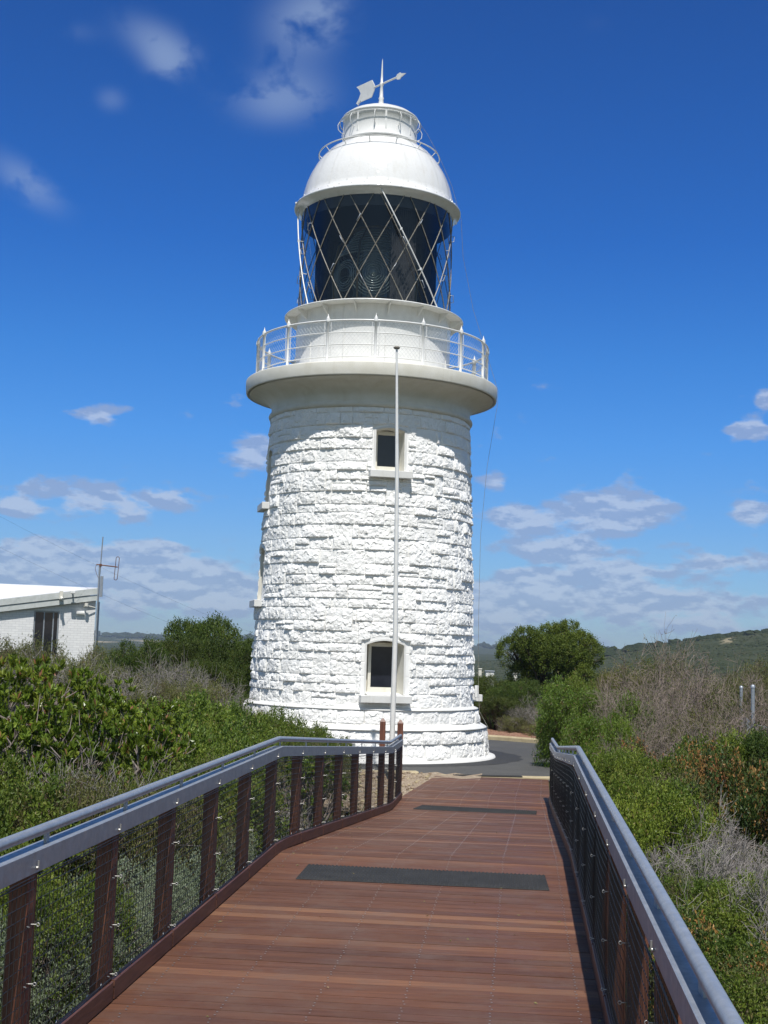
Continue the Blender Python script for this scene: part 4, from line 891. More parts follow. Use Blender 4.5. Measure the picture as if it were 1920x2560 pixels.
#@@VEG
# ------------------------------------------------------------------ vegetation
def leaf_quads(P, D, L, Wd, rng, bend=.25):
    """P base points, D unit axis, L length (n,), Wd width (n,) -> V(n*4), F"""
    n = len(P); r = rng.normal(size=(n, 3)); S_ = np.cross(D, r); S_ /= np.linalg.norm(S_, axis=1)[:, None] + 1e-9; N = np.cross(S_, D)
    mid = P + D * (L * .55)[:, None] + N * (L * bend * .5)[:, None]; tip = P + D * L[:, None]
    V = np.stack([P, mid - S_ * (Wd / 2)[:, None], tip, mid + S_ * (Wd / 2)[:, None]], 1).reshape(-1, 3)
    return V, np.arange(n * 4).reshape(n, 4)
def unit(v): return v / (np.linalg.norm(v, axis=-1, keepdims=True) + 1e-9)
def tube_np(segs, sides=3):
    """segs: list of (p0,p1,r0,r1) arrays -> V,F"""
    p0 = np.array([s[0] for s in segs]); p1 = np.array([s[1] for s in segs]); r0 = np.array([s[2] for s in segs]); r1 = np.array([s[3] for s in segs])
    d = unit(p1 - p0); up = np.where(np.abs(d[:, 2:3]) < .9, np.array([[0, 0, 1.]]), np.array([[1., 0, 0]])); a = unit(np.cross(d, up)); b = np.cross(d, a)
    rings = []
    for (p, r) in ((p0, r0), (p1, r1)):
        for k in range(sides):
            an = 2 * math.pi * k / sides; rings.append(p + (a * math.cos(an) + b * math.sin(an)) * r[:, None])
    V = np.stack(rings, 1).reshape(-1, 3); n = len(segs); F = []
    base = np.arange(n) * sides * 2
    for k in range(sides):
        l = (k + 1) % sides; F.append(np.stack([base + k, base + l, base + sides + l, base + sides + k], 1))
    return V, np.concatenate(F)
def branch_to(p0, p1, r0, r1, rng, n=4, wob=.12):
    pts = [p0 + (p1 - p0) * f for f in np.linspace(0, 1, n + 1)]; L = np.linalg.norm(p1 - p0)
    for i in range(1, n): pts[i] = pts[i] + rng.normal(size=3) * wob * L * .5 * np.array([1, 1, .5])
    rr = np.linspace(r0, r1, n + 1); return [(pts[i], pts[i + 1], rr[i], rr[i + 1]) for i in range(n)], pts
def leafy(seed, kind, R=1.0, H=1.3, lobes=9, clumps=260, lpc=26, ll=(.03, .05), lw=(.012, .02), spread=.10, skirt=.15, droop=0.0, rosette=False, lift=.0, lobe_r=.42, flat=1.0, inner=.35, stem=.03, tr=.45):
    """one leafy shrub template; returns (foliage mesh data, branches mesh data)"""
    rng = np.random.default_rng(seed); lc = []
    for k in range(lobes):
        an = 2 * math.pi * (k + rng.uniform(-.3, .3)) / lobes; rr = R * rng.uniform(.25, .68) if k else 0; zz = H * (rng.uniform(.52, .80) - .28 * (rr / R) ** 2 + lift * .2)
        lc.append((rr * math.cos(an), rr * math.sin(an), zz, R * lobe_r * rng.uniform(.75, 1.2)))
    for k in range(int(lobes * .7)):
        an = rng.uniform(0, 2 * math.pi); rr = R * rng.uniform(.5, .8); lc.append((rr * math.cos(an), rr * math.sin(an), H * rng.uniform(skirt, .5), R * lobe_r * rng.uniform(.6, .95)))
    lc = np.array(lc); wts = lc[:, 3] ** 2; wts /= wts.sum()
    pick = rng.choice(len(lc), clumps, p=wts); dirs = unit(rng.normal(size=(clumps, 3)) + np.array([0, 0, .45]))
    rad_ = lc[pick, 3] * (1 - inner * rng.random(clumps) ** 1.6); cc = lc[pick, :3] + dirs * rad_[:, None] * np.array([1, 1, .8 * flat])
    cc[:, 2] = np.maximum(cc[:, 2], .04)
    # outward lumpiness
    od = unit(cc - np.array([0, 0, H * .35]))
    n = clumps * lpc; ci = np.repeat(np.arange(clumps), lpc); s = spread * rng.uniform(.6, 1.3, clumps)[ci]
    if rosette:
        ax = unit(od * .6 + np.array([0, 0, .9]) + rng.normal(size=(clumps, 3)) * .35)[ci]; rv = unit(np.cross(ax, rng.normal(size=(n, 3)))); tl = rng.uniform(.25, 1.0, n)[:, None]
        D = unit(ax * tl + rv * 1.0); P = cc[ci] + ax * (rng.uniform(-.5, .3, n) * s)[:, None]
    else:
        P = cc[ci] + rng.normal(size=(n, 3)) * s[:, None] * .55; D = unit(od[ci] * .55 + rng.normal(size=(n, 3)) * 1.0 + np.array([0, 0, .08 - droop * 2.2]))
        if droop: P[:, 2] -= np.abs(rng.normal(size=n)) * s * droop * 1.4
    L = rng.uniform(*ll, n); Wd = rng.uniform(*lw, n); V, F = leaf_quads(P, D, L, Wd, rng)
    ct = rng.random(clumps); tone = np.clip(.12 + .55 * ct[ci] * .7 + rng.random(n) * tr + (.45 - tr) * rng.random(len(lc))[pick][ci] * 1.2 + .12 * (cc[ci, 2] / H), 0, 1); odd = rng.random(n) < .035; tone = np.where(odd, 1.0, np.minimum(tone, .9))
    V[:, 2] = np.maximum(V[:, 2], .01)
    segs = []; base = np.array([0, 0, -.25])
    for k in range(len(lc)):
        st = base + np.append(rng.normal(size=2) * .08 * R, 0); mid = np.array([lc[k, 0] * .55, lc[k, 1] * .55, lc[k, 2] * .45 + .02]); sg, pts = branch_to(st, mid, stem, stem * .6, rng, 3); segs += sg
        sg, p2 = branch_to(mid, lc[k, :3], stem * .6, stem * .25, rng, 3); segs += sg
        own = np.where(pick == k)[0][:14]
        for o in own: sg, _ = branch_to(p2[int(rng.integers(1, 4))], cc[o], stem * .25, .003, rng, 2, .2); segs += sg
    BV, BF = tube_np(segs, 5 if stem > .02 else 3)
    return (V, F, np.repeat(tone, 4)), (BV, BF)
def twiggy(seed, R=1.0, H=1.2, stems=9, depth=4, lean=0.0, fine=.0022, kids=(3, 5), r0=.016, up=.35, rnd=.62):
    rng = np.random.default_rng(seed); segs = []
    def grow(p, d, L, r, lv):
        q = p; dd = d; n = 3
        for i in range(n):
            dd = unit(dd + rng.normal(size=3) * .16 + np.array([lean * .1, 0, .03])); e = q + dd * L / n; r2 = max(fine, r * (1 - .22 * (i + 1))); segs.append((q, e, max(fine, r * (1 - .22 * i)), r2)); q = e
            if lv < depth:
                for _ in range(int(rng.integers(*kids)) if i else 1):
                    nd = unit(dd * .9 + rng.normal(size=3) * rnd + np.array([0, 0, up * .4])); grow(q, nd, L * rng.uniform(.45, .72), r2 * .6, lv + 1)
    for k in range(stems):
        an = 2 * math.pi * (k + rng.uniform(-.4, .4)) / stems; o = rng.uniform(.35, 1.0); d = unit(np.array([math.cos(an) * R * o + lean, math.sin(an) * R * o, H * rng.uniform(.55, 1.0)])); grow(np.array([0, 0, -.1]) + np.append(rng.normal(size=2) * .06, 0), d, math.hypot(R * .8, H) * .55, r0, 1)
    V, F = tube_np(segs, 3); V[:, 2] = np.maximum(V[:, 2], -.2); s = H / max(np.percentile(V[:, 2], 99.5), .1); V *= np.array([1, 1, s])
    return V, F
PROTO = {}
def proto_leafy(kind, seed, leafmat, bark='grey', **k):
    (V, F, T), (BV, BF) = leafy(seed, kind, **k); top = np.percentile(V[:, 2], 99.7); 
    a = np_mesh('foliage', V, F, LEAF[leafmat], tone=T); b_ = np_mesh('branches', BV, BF, BARK[bark], smooth=True)
    me = (a.data, b_.data, top, max(np.percentile(np.hypot(V[:, 0], V[:, 1]), 97), .1)); bpy.data.objects.remove(a); bpy.data.objects.remove(b_); PROTO.setdefault(kind, []).append(me)
def proto_twig(kind, seed, bark, leaf=None, nl=500, **k):
    V, F = twiggy(seed, **k); b_ = np_mesh('branches', V, F, BARK[bark]); rng = np.random.default_rng(seed); a = None
    if leaf:
        n = nl; P = V[rng.integers(0, len(V), n)]; Q, F2 = leaf_quads(P, unit(rng.normal(size=(n, 3)) + [0, 0, .4]), rng.uniform(.03, .055, n), rng.uniform(.010, .018, n), rng); a = np_mesh('foliage', Q, F2, LEAF[leaf], tone=np.repeat(rng.random(n) * .9, 4))
    me = (a.data if a else None, b_.data, np.percentile(V[:, 2], 99.5), max(np.percentile(np.hypot(V[:, 0], V[:, 1]), 97), .1))
    if a: bpy.data.objects.remove(a)
    bpy.data.objects.remove(b_); PROTO.setdefault(kind, []).append(me)
for s in range(3): proto_leafy('waxy', 100 + s, 'waxy', 'grey', R=1.0, H=1.5, lobes=10, clumps=230, lpc=22, ll=(.052, .080), lw=(.027, .038), spread=.045, lobe_r=.34, rosette=True, skirt=.42, inner=.3, stem=.04)
for s in range(4): proto_leafy('green', 200 + s, 'green', 'brown', R=1.0, H=1.05, lobes=9, clumps=380, lpc=50, ll=(.028, .05), lw=(.015, .024), spread=.075, stem=.016, inner=.3, tr=.3)
for s in range(3): proto_leafy('olive', 300 + s, 'olive', 'grey', R=1.0, H=1.1, lobes=11, clumps=360, lpc=50, ll=(.025, .05), lw=(.009, .015), spread=.085, stem=.016, lobe_r=.36, inner=.45, tr=.3)
for s in range(2): proto_leafy('dark', 400 + s, 'dark', 'brown', R=1.5, H=2.3, lobes=12, clumps=1100, lpc=42, ll=(.035, .06), lw=(.018, .03), spread=.10, stem=.05, lobe_r=.36, skirt=.12, inner=.16, tr=.3)
for s in range(2): proto_leafy('silver', 500 + s, 'silver', 'grey', R=.8, H=.75, lobes=8, clumps=300, lpc=36, ll=(.025, .04), lw=(.009, .014), spread=.07, stem=.01)
for s in range(2): proto_leafy('weep', 600 + s, 'weep', 'brown', R=1.3, H=2.0, lobes=12, clumps=520, lpc=44, ll=(.07, .12), lw=(.015, .024), spread=.14, droop=.55, stem=.03, lobe_r=.32, skirt=.1, inner=.25, tr=.3)
for s in range(2): proto_leafy('orange', 700 + s, 'orange', 'brown', R=1.0, H=1.0, lobes=9, clumps=320, lpc=40, ll=(.034, .06), lw=(.018, .028), spread=.08, stem=.016, tr=.28)
proto_leafy('bigtree', 806, 'domed', 'brown', R=2.2, H=3.4, lobes=17, clumps=2600, lpc=46, ll=(.04, .065), lw=(.02, .032), spread=.095, stem=.10, lobe_r=.27, skirt=.22, inner=.14, lift=.4, tr=.3)
for s in range(3): proto_twig('twig', 900 + s, 'dead_grey', 'olive', R=1.2, H=.8, stems=10, depth=4, lean=.35, up=.15, rnd=.8, r0=.02, nl=500, kids=(3, 5))
for s in range(3): proto_twig('pinktwig', 950 + s, 'dead_pink', 'olive', R=1.3, H=1.6, stems=8, depth=4, up=.25, rnd=.8, r0=.024, kids=(3, 5), nl=5200)
for s in range(3): proto_twig('greytwig', 970 + s, 'dead_grey', 'olive', R=1.2, H=1.1, stems=8, depth=4, up=.2, rnd=.85, r0=.02, nl=5200)
CAT = {'waxy': ('broadleaf_shrub', 'shrub'), 'green': ('leafy_shrub', 'shrub'), 'olive': ('heath_shrub', 'shrub'), 'dark': ('tea_tree', 'tree'), 'silver': ('silver_shrub', 'shrub'), 'weep': ('weeping_shrub', 'shrub'),
       'orange': ('orange_flecked_shrub', 'shrub'), 'bigtree': ('tea_tree', 'tree'), 'twig': ('dead_shrub', 'shrub'), 'pinktwig': ('dead_shrub', 'shrub'), 'greytwig': ('dead_shrub', 'shrub')}
LOOK = {'waxy': 'bright glossy broad leaved shrub', 'green': 'dense small leaved green shrub', 'olive': 'soft olive heath shrub', 'dark': 'dark green rounded tea tree', 'silver': 'low pale silvery green shrub',
        'weep': 'light green drooping shrub', 'orange': 'green shrub flecked with orange', 'bigtree': 'large domed tree with dense dark crown', 'twig': 'leafless tangle of grey twigs', 'pinktwig': 'bare shrub of pinkish twigs', 'greytwig': 'half bare grey twiggy shrub'}
rv = random.Random(77)
def plant(kind, x, y, top, width=None, where='', group=None, rz=None, label=None):
    pr = rv.choice(PROTO[kind]); g = float(ground_z(x, y)); h = max(top - g, .25); sz = h / pr[2]; sxy = (width / 2 / pr[3]) if width else sz * rv.uniform(.85, 1.15)
    nm, cat = CAT[kind]; root = empty(nm, (x, y, g), rv.uniform(0, 6.28) if rz is None else rz, label=label or (LOOK[kind] + ' ' + where), cat=cat, group=group)
    root.scale = (sxy, sxy, sz)
    for d, nme in ((pr[0], 'foliage' if cat != 'tree' else 'crown'), (pr[1], 'branches' if cat != 'tree' else 'trunk')):
        if d is None: continue
        o = bpy.data.objects.new(nme, d); C.objects.link(o); o.parent = root
    return root
Z_behind = [
  ('dark',-5.03,41,3.41,2.36), ('dark',-5.53,39,2.82,1.42), ('dark',-4.07,40,2.64,1.33), ('dark',-4.32,37,2.06,1.68), ('dark',-3.63,35,1.27,1.27),
  ('dark',-6.56,36,2.65,1.42), ('dark',-5.95,38,2.63,1.27), ('olive',-7.35,37,2.47,1.01), ('dark',-4.75,36,2.17,0.98), ('greytwig',-5.74,33,2.11,1.50),
  ('greytwig',-4.94,33,2.09,1.50), ('greytwig',-5.56,30,1.74,1.09), ('greytwig',-4.24,33,1.81,1.10), ('greytwig',-4.58,29,1.62,1.14), ('olive',-5.14,31,1.73,0.85),
  ('olive',-4.35,31,1.76,0.75), ('greytwig',-3.46,30,1.27,1.00), ('olive',-3.11,31,1.15,0.66), ('olive',-7.20,26,2.38,1.34), ('olive',-7.01,27,2.62,1.23),
  ('olive',-6.26,26,2.32,0.87), ('olive',-5.64,25,2.25,0.76), ('olive',-5.37,25,2.1,0.68), ('olive',-8.02,28,2.45,1.02), ('olive',-5.34,26,2.11,0.71),
  ('greytwig',-5.24,23,2.19,0.98), ('greytwig',-4.95,24,1.97,0.80), ('olive',-5.48,22,2.32,0.87), ('greytwig',-5.61,21,2.26,0.89), ('olive',-4.88,24,1.90,0.58),
]
Z_leftmid = [
  ('waxy',-4.21,15,2.42,0.68), ('waxy',-3.94,15,2.29,0.64), ('waxy',-3.47,14,2.09,0.64), ('waxy',-7.77,28.6,1.45,1.47), ('waxy',-3.52,16,2.24,0.58),
  ('waxy',-3.28,14,2.01,0.64), ('waxy',-3.30,16,2.13,0.58), ('waxy',-2.91,13.5,1.96,0.57), ('waxy',-3.12,17,1.96,0.57), ('waxy',-2.74,14,1.86,0.59),
  ('waxy',-4.57,18.1,1.45,0.82), ('waxy',-2.83,17,1.85,0.57), ('waxy',-2.58,14.5,1.76,0.53), ('waxy',-5.05,17.9,1.45,0.87), ('waxy',-3.78,16.8,1.45,0.71),
  ('green',-3.03,20,1.84,0.79), ('green',-2.74,21,1.79,0.76), ('green',-2.54,22,1.55,0.80), ('green',-2.41,17,1.68,0.77), ('green',-2.33,24,1.37,0.80),
  ('green',-1.95,25.5,1.41,0.85), ('green',-2.00,22,1.38,0.80), ('green',-1.55,26,1.15,0.71), ('green',-1.21,26.5,1.00,0.64), ('green',-0.85,26.5,0.84,0.48),
  ('green',-2.18,19,1.48,0.86), ('green',-2.35,15,1.61,0.68), ('green',-1.60,22,1.23,0.80), ('green',-1.96,15.5,1.49,0.70), ('green',-1.73,18,1.36,0.71),
  ('green',-1.25,23,1.03,0.63), ('green',-1.02,24,0.88,0.58), ('olive',-2.67,14.6,1.45,0.62), ('olive',-2.09,13.7,1.45,0.54), ('green',-2.87,13.9,1.45,0.59),
  ('olive',-3.28,13.7,1.45,0.62), ('green',-3.34,12.7,1.45,0.62), ('olive',-2.58,11.4,1.45,0.52), ('green',-3.05,10.9,1.45,0.56), ('olive',-2.12,11.5,1.45,0.45),
  ('green',-1.93,12.0,1.45,0.44), ('greytwig',-2.44,12.2,1.45,0.52), ('green',-1.63,14,1.44,0.47), ('olive',-1.58,15.5,1.37,0.42), ('green',-1.48,19,1.15,0.52),
  ('waxy',-3.98,14.6,1.45,0.58),
]
Z_right = [
  ('bigtree',6.52,49,3.8,3.45), ('dark',3.71,46,1.80,1.67), ('dark',4.51,45,1.65,1.36), ('dark',5.30,46,1.72,1.25), ('dark',3.91,43.5,1.21,1.45),
  ('dark',8.17,47,1.99,1.00), ('dark',8.48,46,1.95,0.84), ('weep',4.60,31,2.04,1.41), ('weep',4.49,27,1.92,1.23), ('weep',4.61,25,1.88,0.83),
  ('weep',4.64,34,1.51,1.03), ('weep',3.94,25,1.48,0.98), ('weep',3.93,22,1.57,0.80), ('weep',6.9,44,2.0,1.47),
  ('greytwig',5.10,42,1.24,1.40), ('greytwig',5.46,40,1.20,1.21), ('greytwig',4.58,43,0.87,1.04), ('olive',4.48,42,0.66,1.02),
  ('olive',5.00,41,0.48,0.87), ('green',5.28,37,0.71,1.01), ('green',5.09,38,0.42,0.81), ('pinktwig',6.11,27,2.89,1.88), ('pinktwig',7.10,28,2.38,1.61),
  ('pinktwig',5.06,25,2.19,1.44), ('pinktwig',4.87,26,2.02,0.95), ('pinktwig',4.72,22,1.89,1.33), ('olive',5.25,22,1.75,1.27), ('olive',7.14,26,2.15,1.10),
  ('pinktwig',6.99,24,2.19,0.87), ('pinktwig',5.45,21,1.82,0.89), ('pinktwig',3.93,20,1.51,0.97), ('olive',6.80,30,2.22,1.45), ('olive',6.18,31,1.90,1.13),
  ('olive',8.05,31,2.14,1.41), ('olive',9.36,33,2.24,1.30), ('olive',7.37,40,2.40,1.45), ('olive',9.16,44,2.67,1.73), ('olive',11.47,40,2.64,1.45),
  ('dark',5.05,17.5,1.68,0.69), ('green',4.84,18,1.62,0.76), ('green',4.29,17.5,1.55,0.69), ('orange',3.94,15.5,1.61,0.66), ('orange',4.08,15,1.58,0.64),
  ('orange',3.84,16.5,1.51,0.45), ('orange',4.06,14,1.58,0.51), ('green',3.23,19,1.31,0.63), ('green',3.38,18,1.33,0.60), ('green',3.35,16.5,1.40,0.55),
  ('green',2.55,14,1.36,0.47), ('green',2.56,13,1.38,0.43), ('orange',3.88,20,1.37,0.30), ('green',3.44,16,1.39,0.48), ('olive',3.25,14.5,1.40,0.48),
]
Z_rightnear = [
  ('twig',3.93,17.3,1.05,1.36), ('twig',4.22,16.4,1.05,1.29), ('twig',4.88,17.0,1.05,1.13), ('twig',3.02,14.4,1.04,0.96), ('twig',3.21,13.1,1.05,1.03),
  ('twig',3.62,12.9,1.05,0.94), ('twig',2.60,11.6,1.05,0.77), ('twig',2.81,9.8,1.05,0.71), ('olive',3.68,16.2,0.86,0.74), ('olive',3.84,15.1,0.86,0.69),
  ('green',4.65,16.9,0.86,0.72), ('olive',3.02,14.2,0.86,0.52), ('orange',4.29,15.6,0.86,0.61), ('green',3.65,13.7,0.86,0.62), ('green',2.92,12.2,0.87,0.63),
  ('green',2.59,11.7,0.86,0.39), ('green',2.95,11.2,0.85,0.61), ('green',2.92,10.4,0.86,0.60), ('green',2.52,9.9,0.85,0.51), ('orange',2.26,9.1,0.86,0.33),
  ('green',2.37,8.7,0.87,0.55), ('orange',2.41,8.3,0.86,0.38), ('green',2.21,7.7,0.85,0.51), ('olive',2.15,7.9,0.87,0.48), ('green',1.95,6.7,0.87,0.49),
  ('olive',2.63,10.7,0.86,0.39), ('green',2.55,10.9,0.86,0.36),
]
ORD = ['leftmost', 'second', 'third', 'fourth', 'fifth', 'sixth', 'seventh', 'eighth', 'ninth', 'tenth', 'eleventh', 'twelfth', 'thirteenth', 'fourteenth', 'fifteenth', 'sixteenth', 'seventeenth', 'eighteenth', 'nineteenth', 'twentieth'] + ['last'] * 20
ASP = {'green': 1.45, 'olive': 1.3, 'orange': 1.4, 'waxy': 1.1, 'twig': 1.7, 'pinktwig': 1.5, 'greytwig': 1.6}
def zone(Z, where, group, wk=1.5, mn=.75):
    kinds = sorted(set(p[0] for p in Z))
    for kd in kinds:
        ps = sorted([p for p in Z if p[0] == kd], key=lambda p: math.atan2(p[1], p[2])); n = len(ps)
        for i, (k, x, y, t, w) in enumerate(ps):
            h = t - float(ground_z(x, y)); wd = max(w * wk, h * mn * ASP.get(k, 1)); wd = wd * (.93 if k == 'bigtree' else 1)
            o = ('the only one' if n == 1 else 'leftmost' if i == 0 else 'rightmost' if i == n - 1 else ORD[i] + ' from the left')
            if y < 23 and x < xl(y): x = min(x, xl(y) - wd / 2 - .1)
            elif y < 29 and x > xr(y): x = max(x, xr(y) + wd / 2 + .1)
            plant(k, x, y, t, wd, group=group if n > 1 else None, label=(LOOK[k] + ' ' + where) + ('' if n == 1 else ', ' + o))
zone(Z_behind, 'between building and tower', 'plants between the white building and the lighthouse', 1.35)
zone(Z_leftmid, 'left of the boardwalk', 'shrubs left of the boardwalk', 1.6, .8)
zone(Z_right, 'right of the tower', 'plants right of the lighthouse', 1.3, .7)
zone(Z_rightnear, 'beside the right railing', 'low plants beside the right railing', 1.7, .9)
# lower filling plants
def fill(n, box, kinds, topf, mind, where, group, wid, seed, ok):
    r = random.Random(seed); pts = []; tries = 0
    while len(pts) < n and tries < n * 60:
        tries += 1; x = r.uniform(box[0], box[1]); y = r.uniform(box[2], box[3])
        if not ok(x, y) or any((x - a) ** 2 + (y - c) ** 2 < mind * mind for a, c in pts): continue
        pts.append((x, y)); k = r.choice(kinds)
        if x > 2 and 8.5 < y < 15.5 and k == 'green': k = r.choice(['twig', 'olive', 'olive', 'green'])
        g = float(ground_z(x, y)); t = topf(x, y, r); w = r.uniform(*wid)
        w = max(w, (max(t, g + .3) - g) * 1.0)
        plant(k, min(x, xl(y) - w / 2 - .06) if x < xl(y) and y < 23 else max(x, xr(y) + w / 2 + .06) if x > xr(y) and y < 28 else x, y, max(t, g + .3), w, group=group, label=LOOK[k] + ' ' + where)
offL = lambda x, y: x < xl(y) - .5 and not (y > 21 and x > -2.2 and y < 25.8 and x > -1.2) and math.hypot(x - TX, y - TY) > 8.0 or (y > 24 and x < -1.5 and math.hypot(x - TX, y - TY) > 6.4 and x < xl(y) - .5)
fill(46, (-7.5, 0, 4.5, 15), ['green', 'green', 'olive', 'silver', 'green'], lambda x, y, r: r.uniform(.75, 1.1) + .28 * max(0, -x - 2.5) * .5, .58, 'low in the undergrowth behind the left railing', 'undergrowth behind the left railing', (.8, 1.25), 5, lambda x, y: x < xl(y) - .55)
fill(12, (-3, 0, 8.5, 13), ['silver'], lambda x, y, r: r.uniform(.7, 1.0), .45, 'seen through the left netting', 'silvery shrubs seen through the netting', (.6, .9), 8, lambda x, y: xl(y) - 1.25 < x < xl(y) - .5)
fill(60, (-11, 0, 13, 29), ['green', 'olive', 'green', 'waxy', 'greytwig'], lambda x, y, r: r.uniform(.9, 1.35) + .22 * max(0, -x - 2.5), .85, 'filling the slope left of the boardwalk', 'undergrowth on the slope left of the boardwalk', (1.1, 1.8), 6, lambda x, y: offL(x, y))
fill(40, (-16, -1, 27, 44), ['olive', 'greytwig', 'olive', 'dark'], lambda x, y, r: r.uniform(.9, 1.5) + .1 * max(0, -x - 4), 1.2, 'in the scrub before the white building', 'scrub in front of the white building', (1.5, 2.4), 7, lambda x, y: math.hypot(x - TX, y - TY) > 7.9 and x < -2 and not (y > 41 and x < -8))
fill(62, (1, 11, 3.5, 17), ['green', 'twig', 'olive', 'greytwig', 'olive', 'green', 'green'], lambda x, y, r: r.uniform(.30, .55), .62, 'in the undergrowth behind the right railing', 'undergrowth behind the right railing', (.8, 1.3), 15, lambda x, y: xr(y) + .6 < x < .6 * y + 2.2)
fill(52, (3, 13, 16, 33), ['green', 'olive', 'greytwig', 'olive', 'green', 'pinktwig'], lambda x, y, r: r.uniform(.55, 1.15), .95, 'among the scrub inside the fence on the right', 'scrub inside the fence on the right', (1.1, 1.9), 16, lambda x, y: xr(y) + .9 < x < .45 * y + 2 and math.hypot(x - TX, y - TY) > 8.1)
fill(46, (1, 22, 40, 62), ['olive', 'dark', 'olive', 'green'], lambda x, y, r: r.uniform(.5, 1.0) + max(0, x - 6) * .06, 1.6, 'in the far scrub beyond the kerb', 'far scrub beyond the kerb', (1.8, 3.0), 17, lambda x, y: x < .4 * y and math.hypot(x - TX, y - TY) > 10.2)

# ground layer: grass, seedlings and litter nobody could count
def ground_layer():
    rng = np.random.default_rng(3); n = 110000; x = rng.uniform(-10, 10, n); y = 2.5 + 30 * rng.random(n) ** 1.3
    XL = np.array([xl(q) for q in np.linspace(0, 34, 200)]); XR = np.array([xr(q) for q in np.linspace(0, 34, 200)]); qs = np.linspace(0, 34, 200)
    m = ((x < np.interp(y, qs, XL) - .12) | (x > np.interp(y, qs, XR) + .12)) & (np.hypot(x - TX, y - TY) > 8.0) & (np.abs(x) < .7 * y + 3) & ~((y > 20.8) & (x > -2.4) & (x < 2))
    m |= (np.hypot(x - TX, y - TY) > 6.3) & (y > 25) & (x < -2.6) & (y < 30)
    x, y = x[m], y[m]; n = len(x); P = np.stack([x, y, ground_z(x, y)], 1); P[:, 2] += rng.uniform(0, .05, n); tuft = vnoise(x * 2.2, y * 2.2, 5)
    D = unit(rng.normal(size=(n, 3)) * .55 + np.array([0, 0, .9])); L = rng.uniform(.06, .26, n) * (.4 + tuft); Wd = rng.uniform(.006, .018, n)
    V, F = leaf_quads(P, D, L, Wd, rng); np_mesh('ground_cover', V, F, LEAF['grass'], tone=np.repeat(np.clip(rng.random(n) * .7 + tuft * .4, 0, 1), 4), kind='stuff')
ground_layer()
def litter():
    rng = np.random.default_rng(21); n = 260; y = rng.uniform(4.5, 27, n); f = rng.beta(.5, .5, n); x = np.array([xl(q) + .1 + (xr(q) - xl(q) - .2) * g for q, g in zip(y, f)]); P = np.stack([x, y, np.array([zd(q) for q in y]) + .006], 1)
    D = unit(np.stack([rng.normal(size=n), rng.normal(size=n), rng.uniform(0, .25, n)], 1)); V, F = leaf_quads(P, D, rng.uniform(.012, .035, n), rng.uniform(.006, .014, n), rng); V[:, 2] = np.maximum(V[:, 2], np.repeat(P[:, 2], 4) - .002)
    np_mesh('leaf_litter', V, F, LEAF['grass'], tone=np.repeat(rng.uniform(.7, 1, n), 4), kind='stuff')
litter()
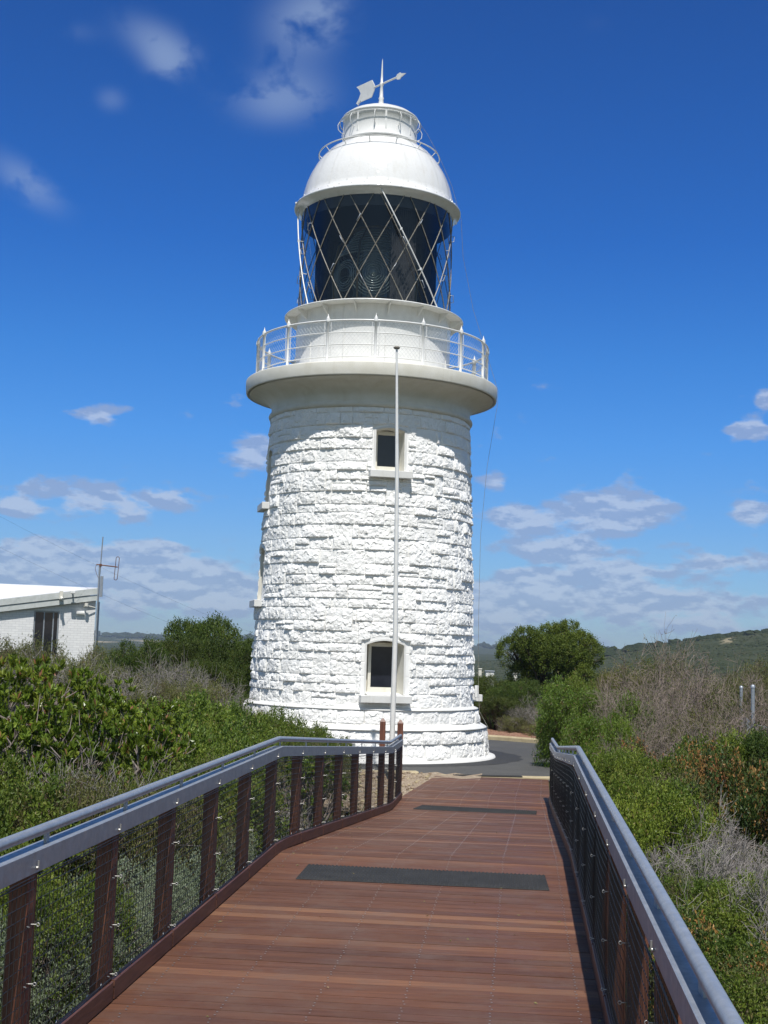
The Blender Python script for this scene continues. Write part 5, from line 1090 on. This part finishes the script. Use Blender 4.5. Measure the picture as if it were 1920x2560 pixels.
# heath covering the far slopes, and the trees along the ridges
def far_heath():
    rng = np.random.default_rng(12); n = 42000; a = np.radians(rng.uniform(-22, 24, n)); r = 62 * (1150 / 62) ** (rng.random(n) ** .8); x = r * np.sin(a); y = r * np.cos(a); keep = ~((x < -6) & (r < 75)); x, y, r = x[keep], y[keep], r[keep]; n = len(x)
    sz = (.55 + .9 * rng.random(n) ** 2) * (.6 + r / 260); sz = np.minimum(sz * .8, 1.9); c = np.stack([x, y, ground_z(x, y) - sz * .15], 1)
    t = (1 + 5 ** .5) / 2; ico = unit(np.array([(-1, t, 0), (1, t, 0), (-1, -t, 0), (1, -t, 0), (0, -1, t), (0, 1, t), (0, -1, -t), (0, 1, -t), (t, 0, -1), (t, 0, 1), (-t, 0, -1), (-t, 0, 1)], float))
    fc = np.array([(0, 11, 5), (0, 5, 1), (0, 1, 7), (0, 7, 10), (0, 10, 11), (1, 5, 9), (5, 11, 4), (11, 10, 2), (10, 7, 6), (7, 1, 8), (3, 9, 4), (3, 4, 2), (3, 2, 6), (3, 6, 8), (3, 8, 9), (4, 9, 5), (2, 4, 11), (6, 2, 10), (8, 6, 7), (9, 8, 1)])
    V = c[:, None, :] + ico[None] * sz[:, None, None] * rng.uniform(.55, 1.25, (n, 12, 1)) * np.array([1, 1, .42]); F = (np.arange(n)[:, None, None] * 12 + fc[None]).reshape(-1, 3)
    np_mesh('distant_heath', V.reshape(-1, 3), F, HEATH, tone=np.repeat(np.clip(rng.random(n) * .6 + .5 * vnoise(x * .02, y * .02, 4), 0, 1), 12), kind='stuff')
    n = 5200; a = rng.uniform(-24, 26, n); k = rng.random(n) < .45
    rr = np.where(k, rng.uniform(640, 760, n), rng.uniform(2700, 3400, n)); ok = (~k) | (a > 7.5); a, rr, k = a[ok], rr[ok], k[ok]; clump = vnoise(a * 3.1, rr * 0, 9); ok = clump + rng.random(len(a)) * .5 > .62; a, rr, k = np.radians(a[ok]), rr[ok], k[ok]; n = len(a)
    x = rr * np.sin(a); y = rr * np.cos(a); sz = np.where(k, rng.uniform(1.2, 2.6, n), rng.uniform(5, 11, n)); c = np.stack([x, y, ground_z(x, y) + sz * .3], 1)
    V = c[:, None, :] + ico[None] * sz[:, None, None] * rng.uniform(.6, 1.25, (n, 12, 1)) * np.array([1.3, 1, .75]); F = (np.arange(n)[:, None, None] * 12 + fc[None]).reshape(-1, 3)
    np_mesh('distant_woodland', V.reshape(-1, 3), F, HEATH, tone=np.repeat(rng.random(n) * .35, 12), kind='stuff')
_t = NT('heath_foliage'); _c = _t.ramp(_t.attr(), [(0, (.024, .034, .014)), (.5, (.038, .048, .021)), (.85, (.055, .060, .030)), (1, (.075, .068, .045))]); _t.bump(_t.noise(1.2, 5, .7), 1, .5); HEATH = _t.set(_c, .9, spec=.1)
far_heath()
# air between the camera and the far hills
def haze():
    b = MB(); b.add([(sx * 4600, sy * 4600, z) for z in (-30, 75) for sx, sy in ((-1, -1), (1, -1), (1, 1), (-1, 1))], [(3, 2, 1, 0), (4, 5, 6, 7), (0, 1, 5, 4), (1, 2, 6, 5), (2, 3, 7, 6), (3, 0, 4, 7)])
    m = bpy.data.materials.new('haze_air'); m.use_nodes = True; t = m.node_tree; t.nodes.clear(); v = t.nodes.new('ShaderNodeVolumePrincipled'); o = t.nodes.new('ShaderNodeOutputMaterial')
    v.inputs['Color'].default_value = (.72, .84, 1, 1); v.inputs['Density'].default_value = HAZE; v.inputs['Anisotropy'].default_value = .2; t.links.new(v.outputs[0], o.inputs['Volume']); b.build('haze', m, kind='stuff')
HAZE = .00017
haze()
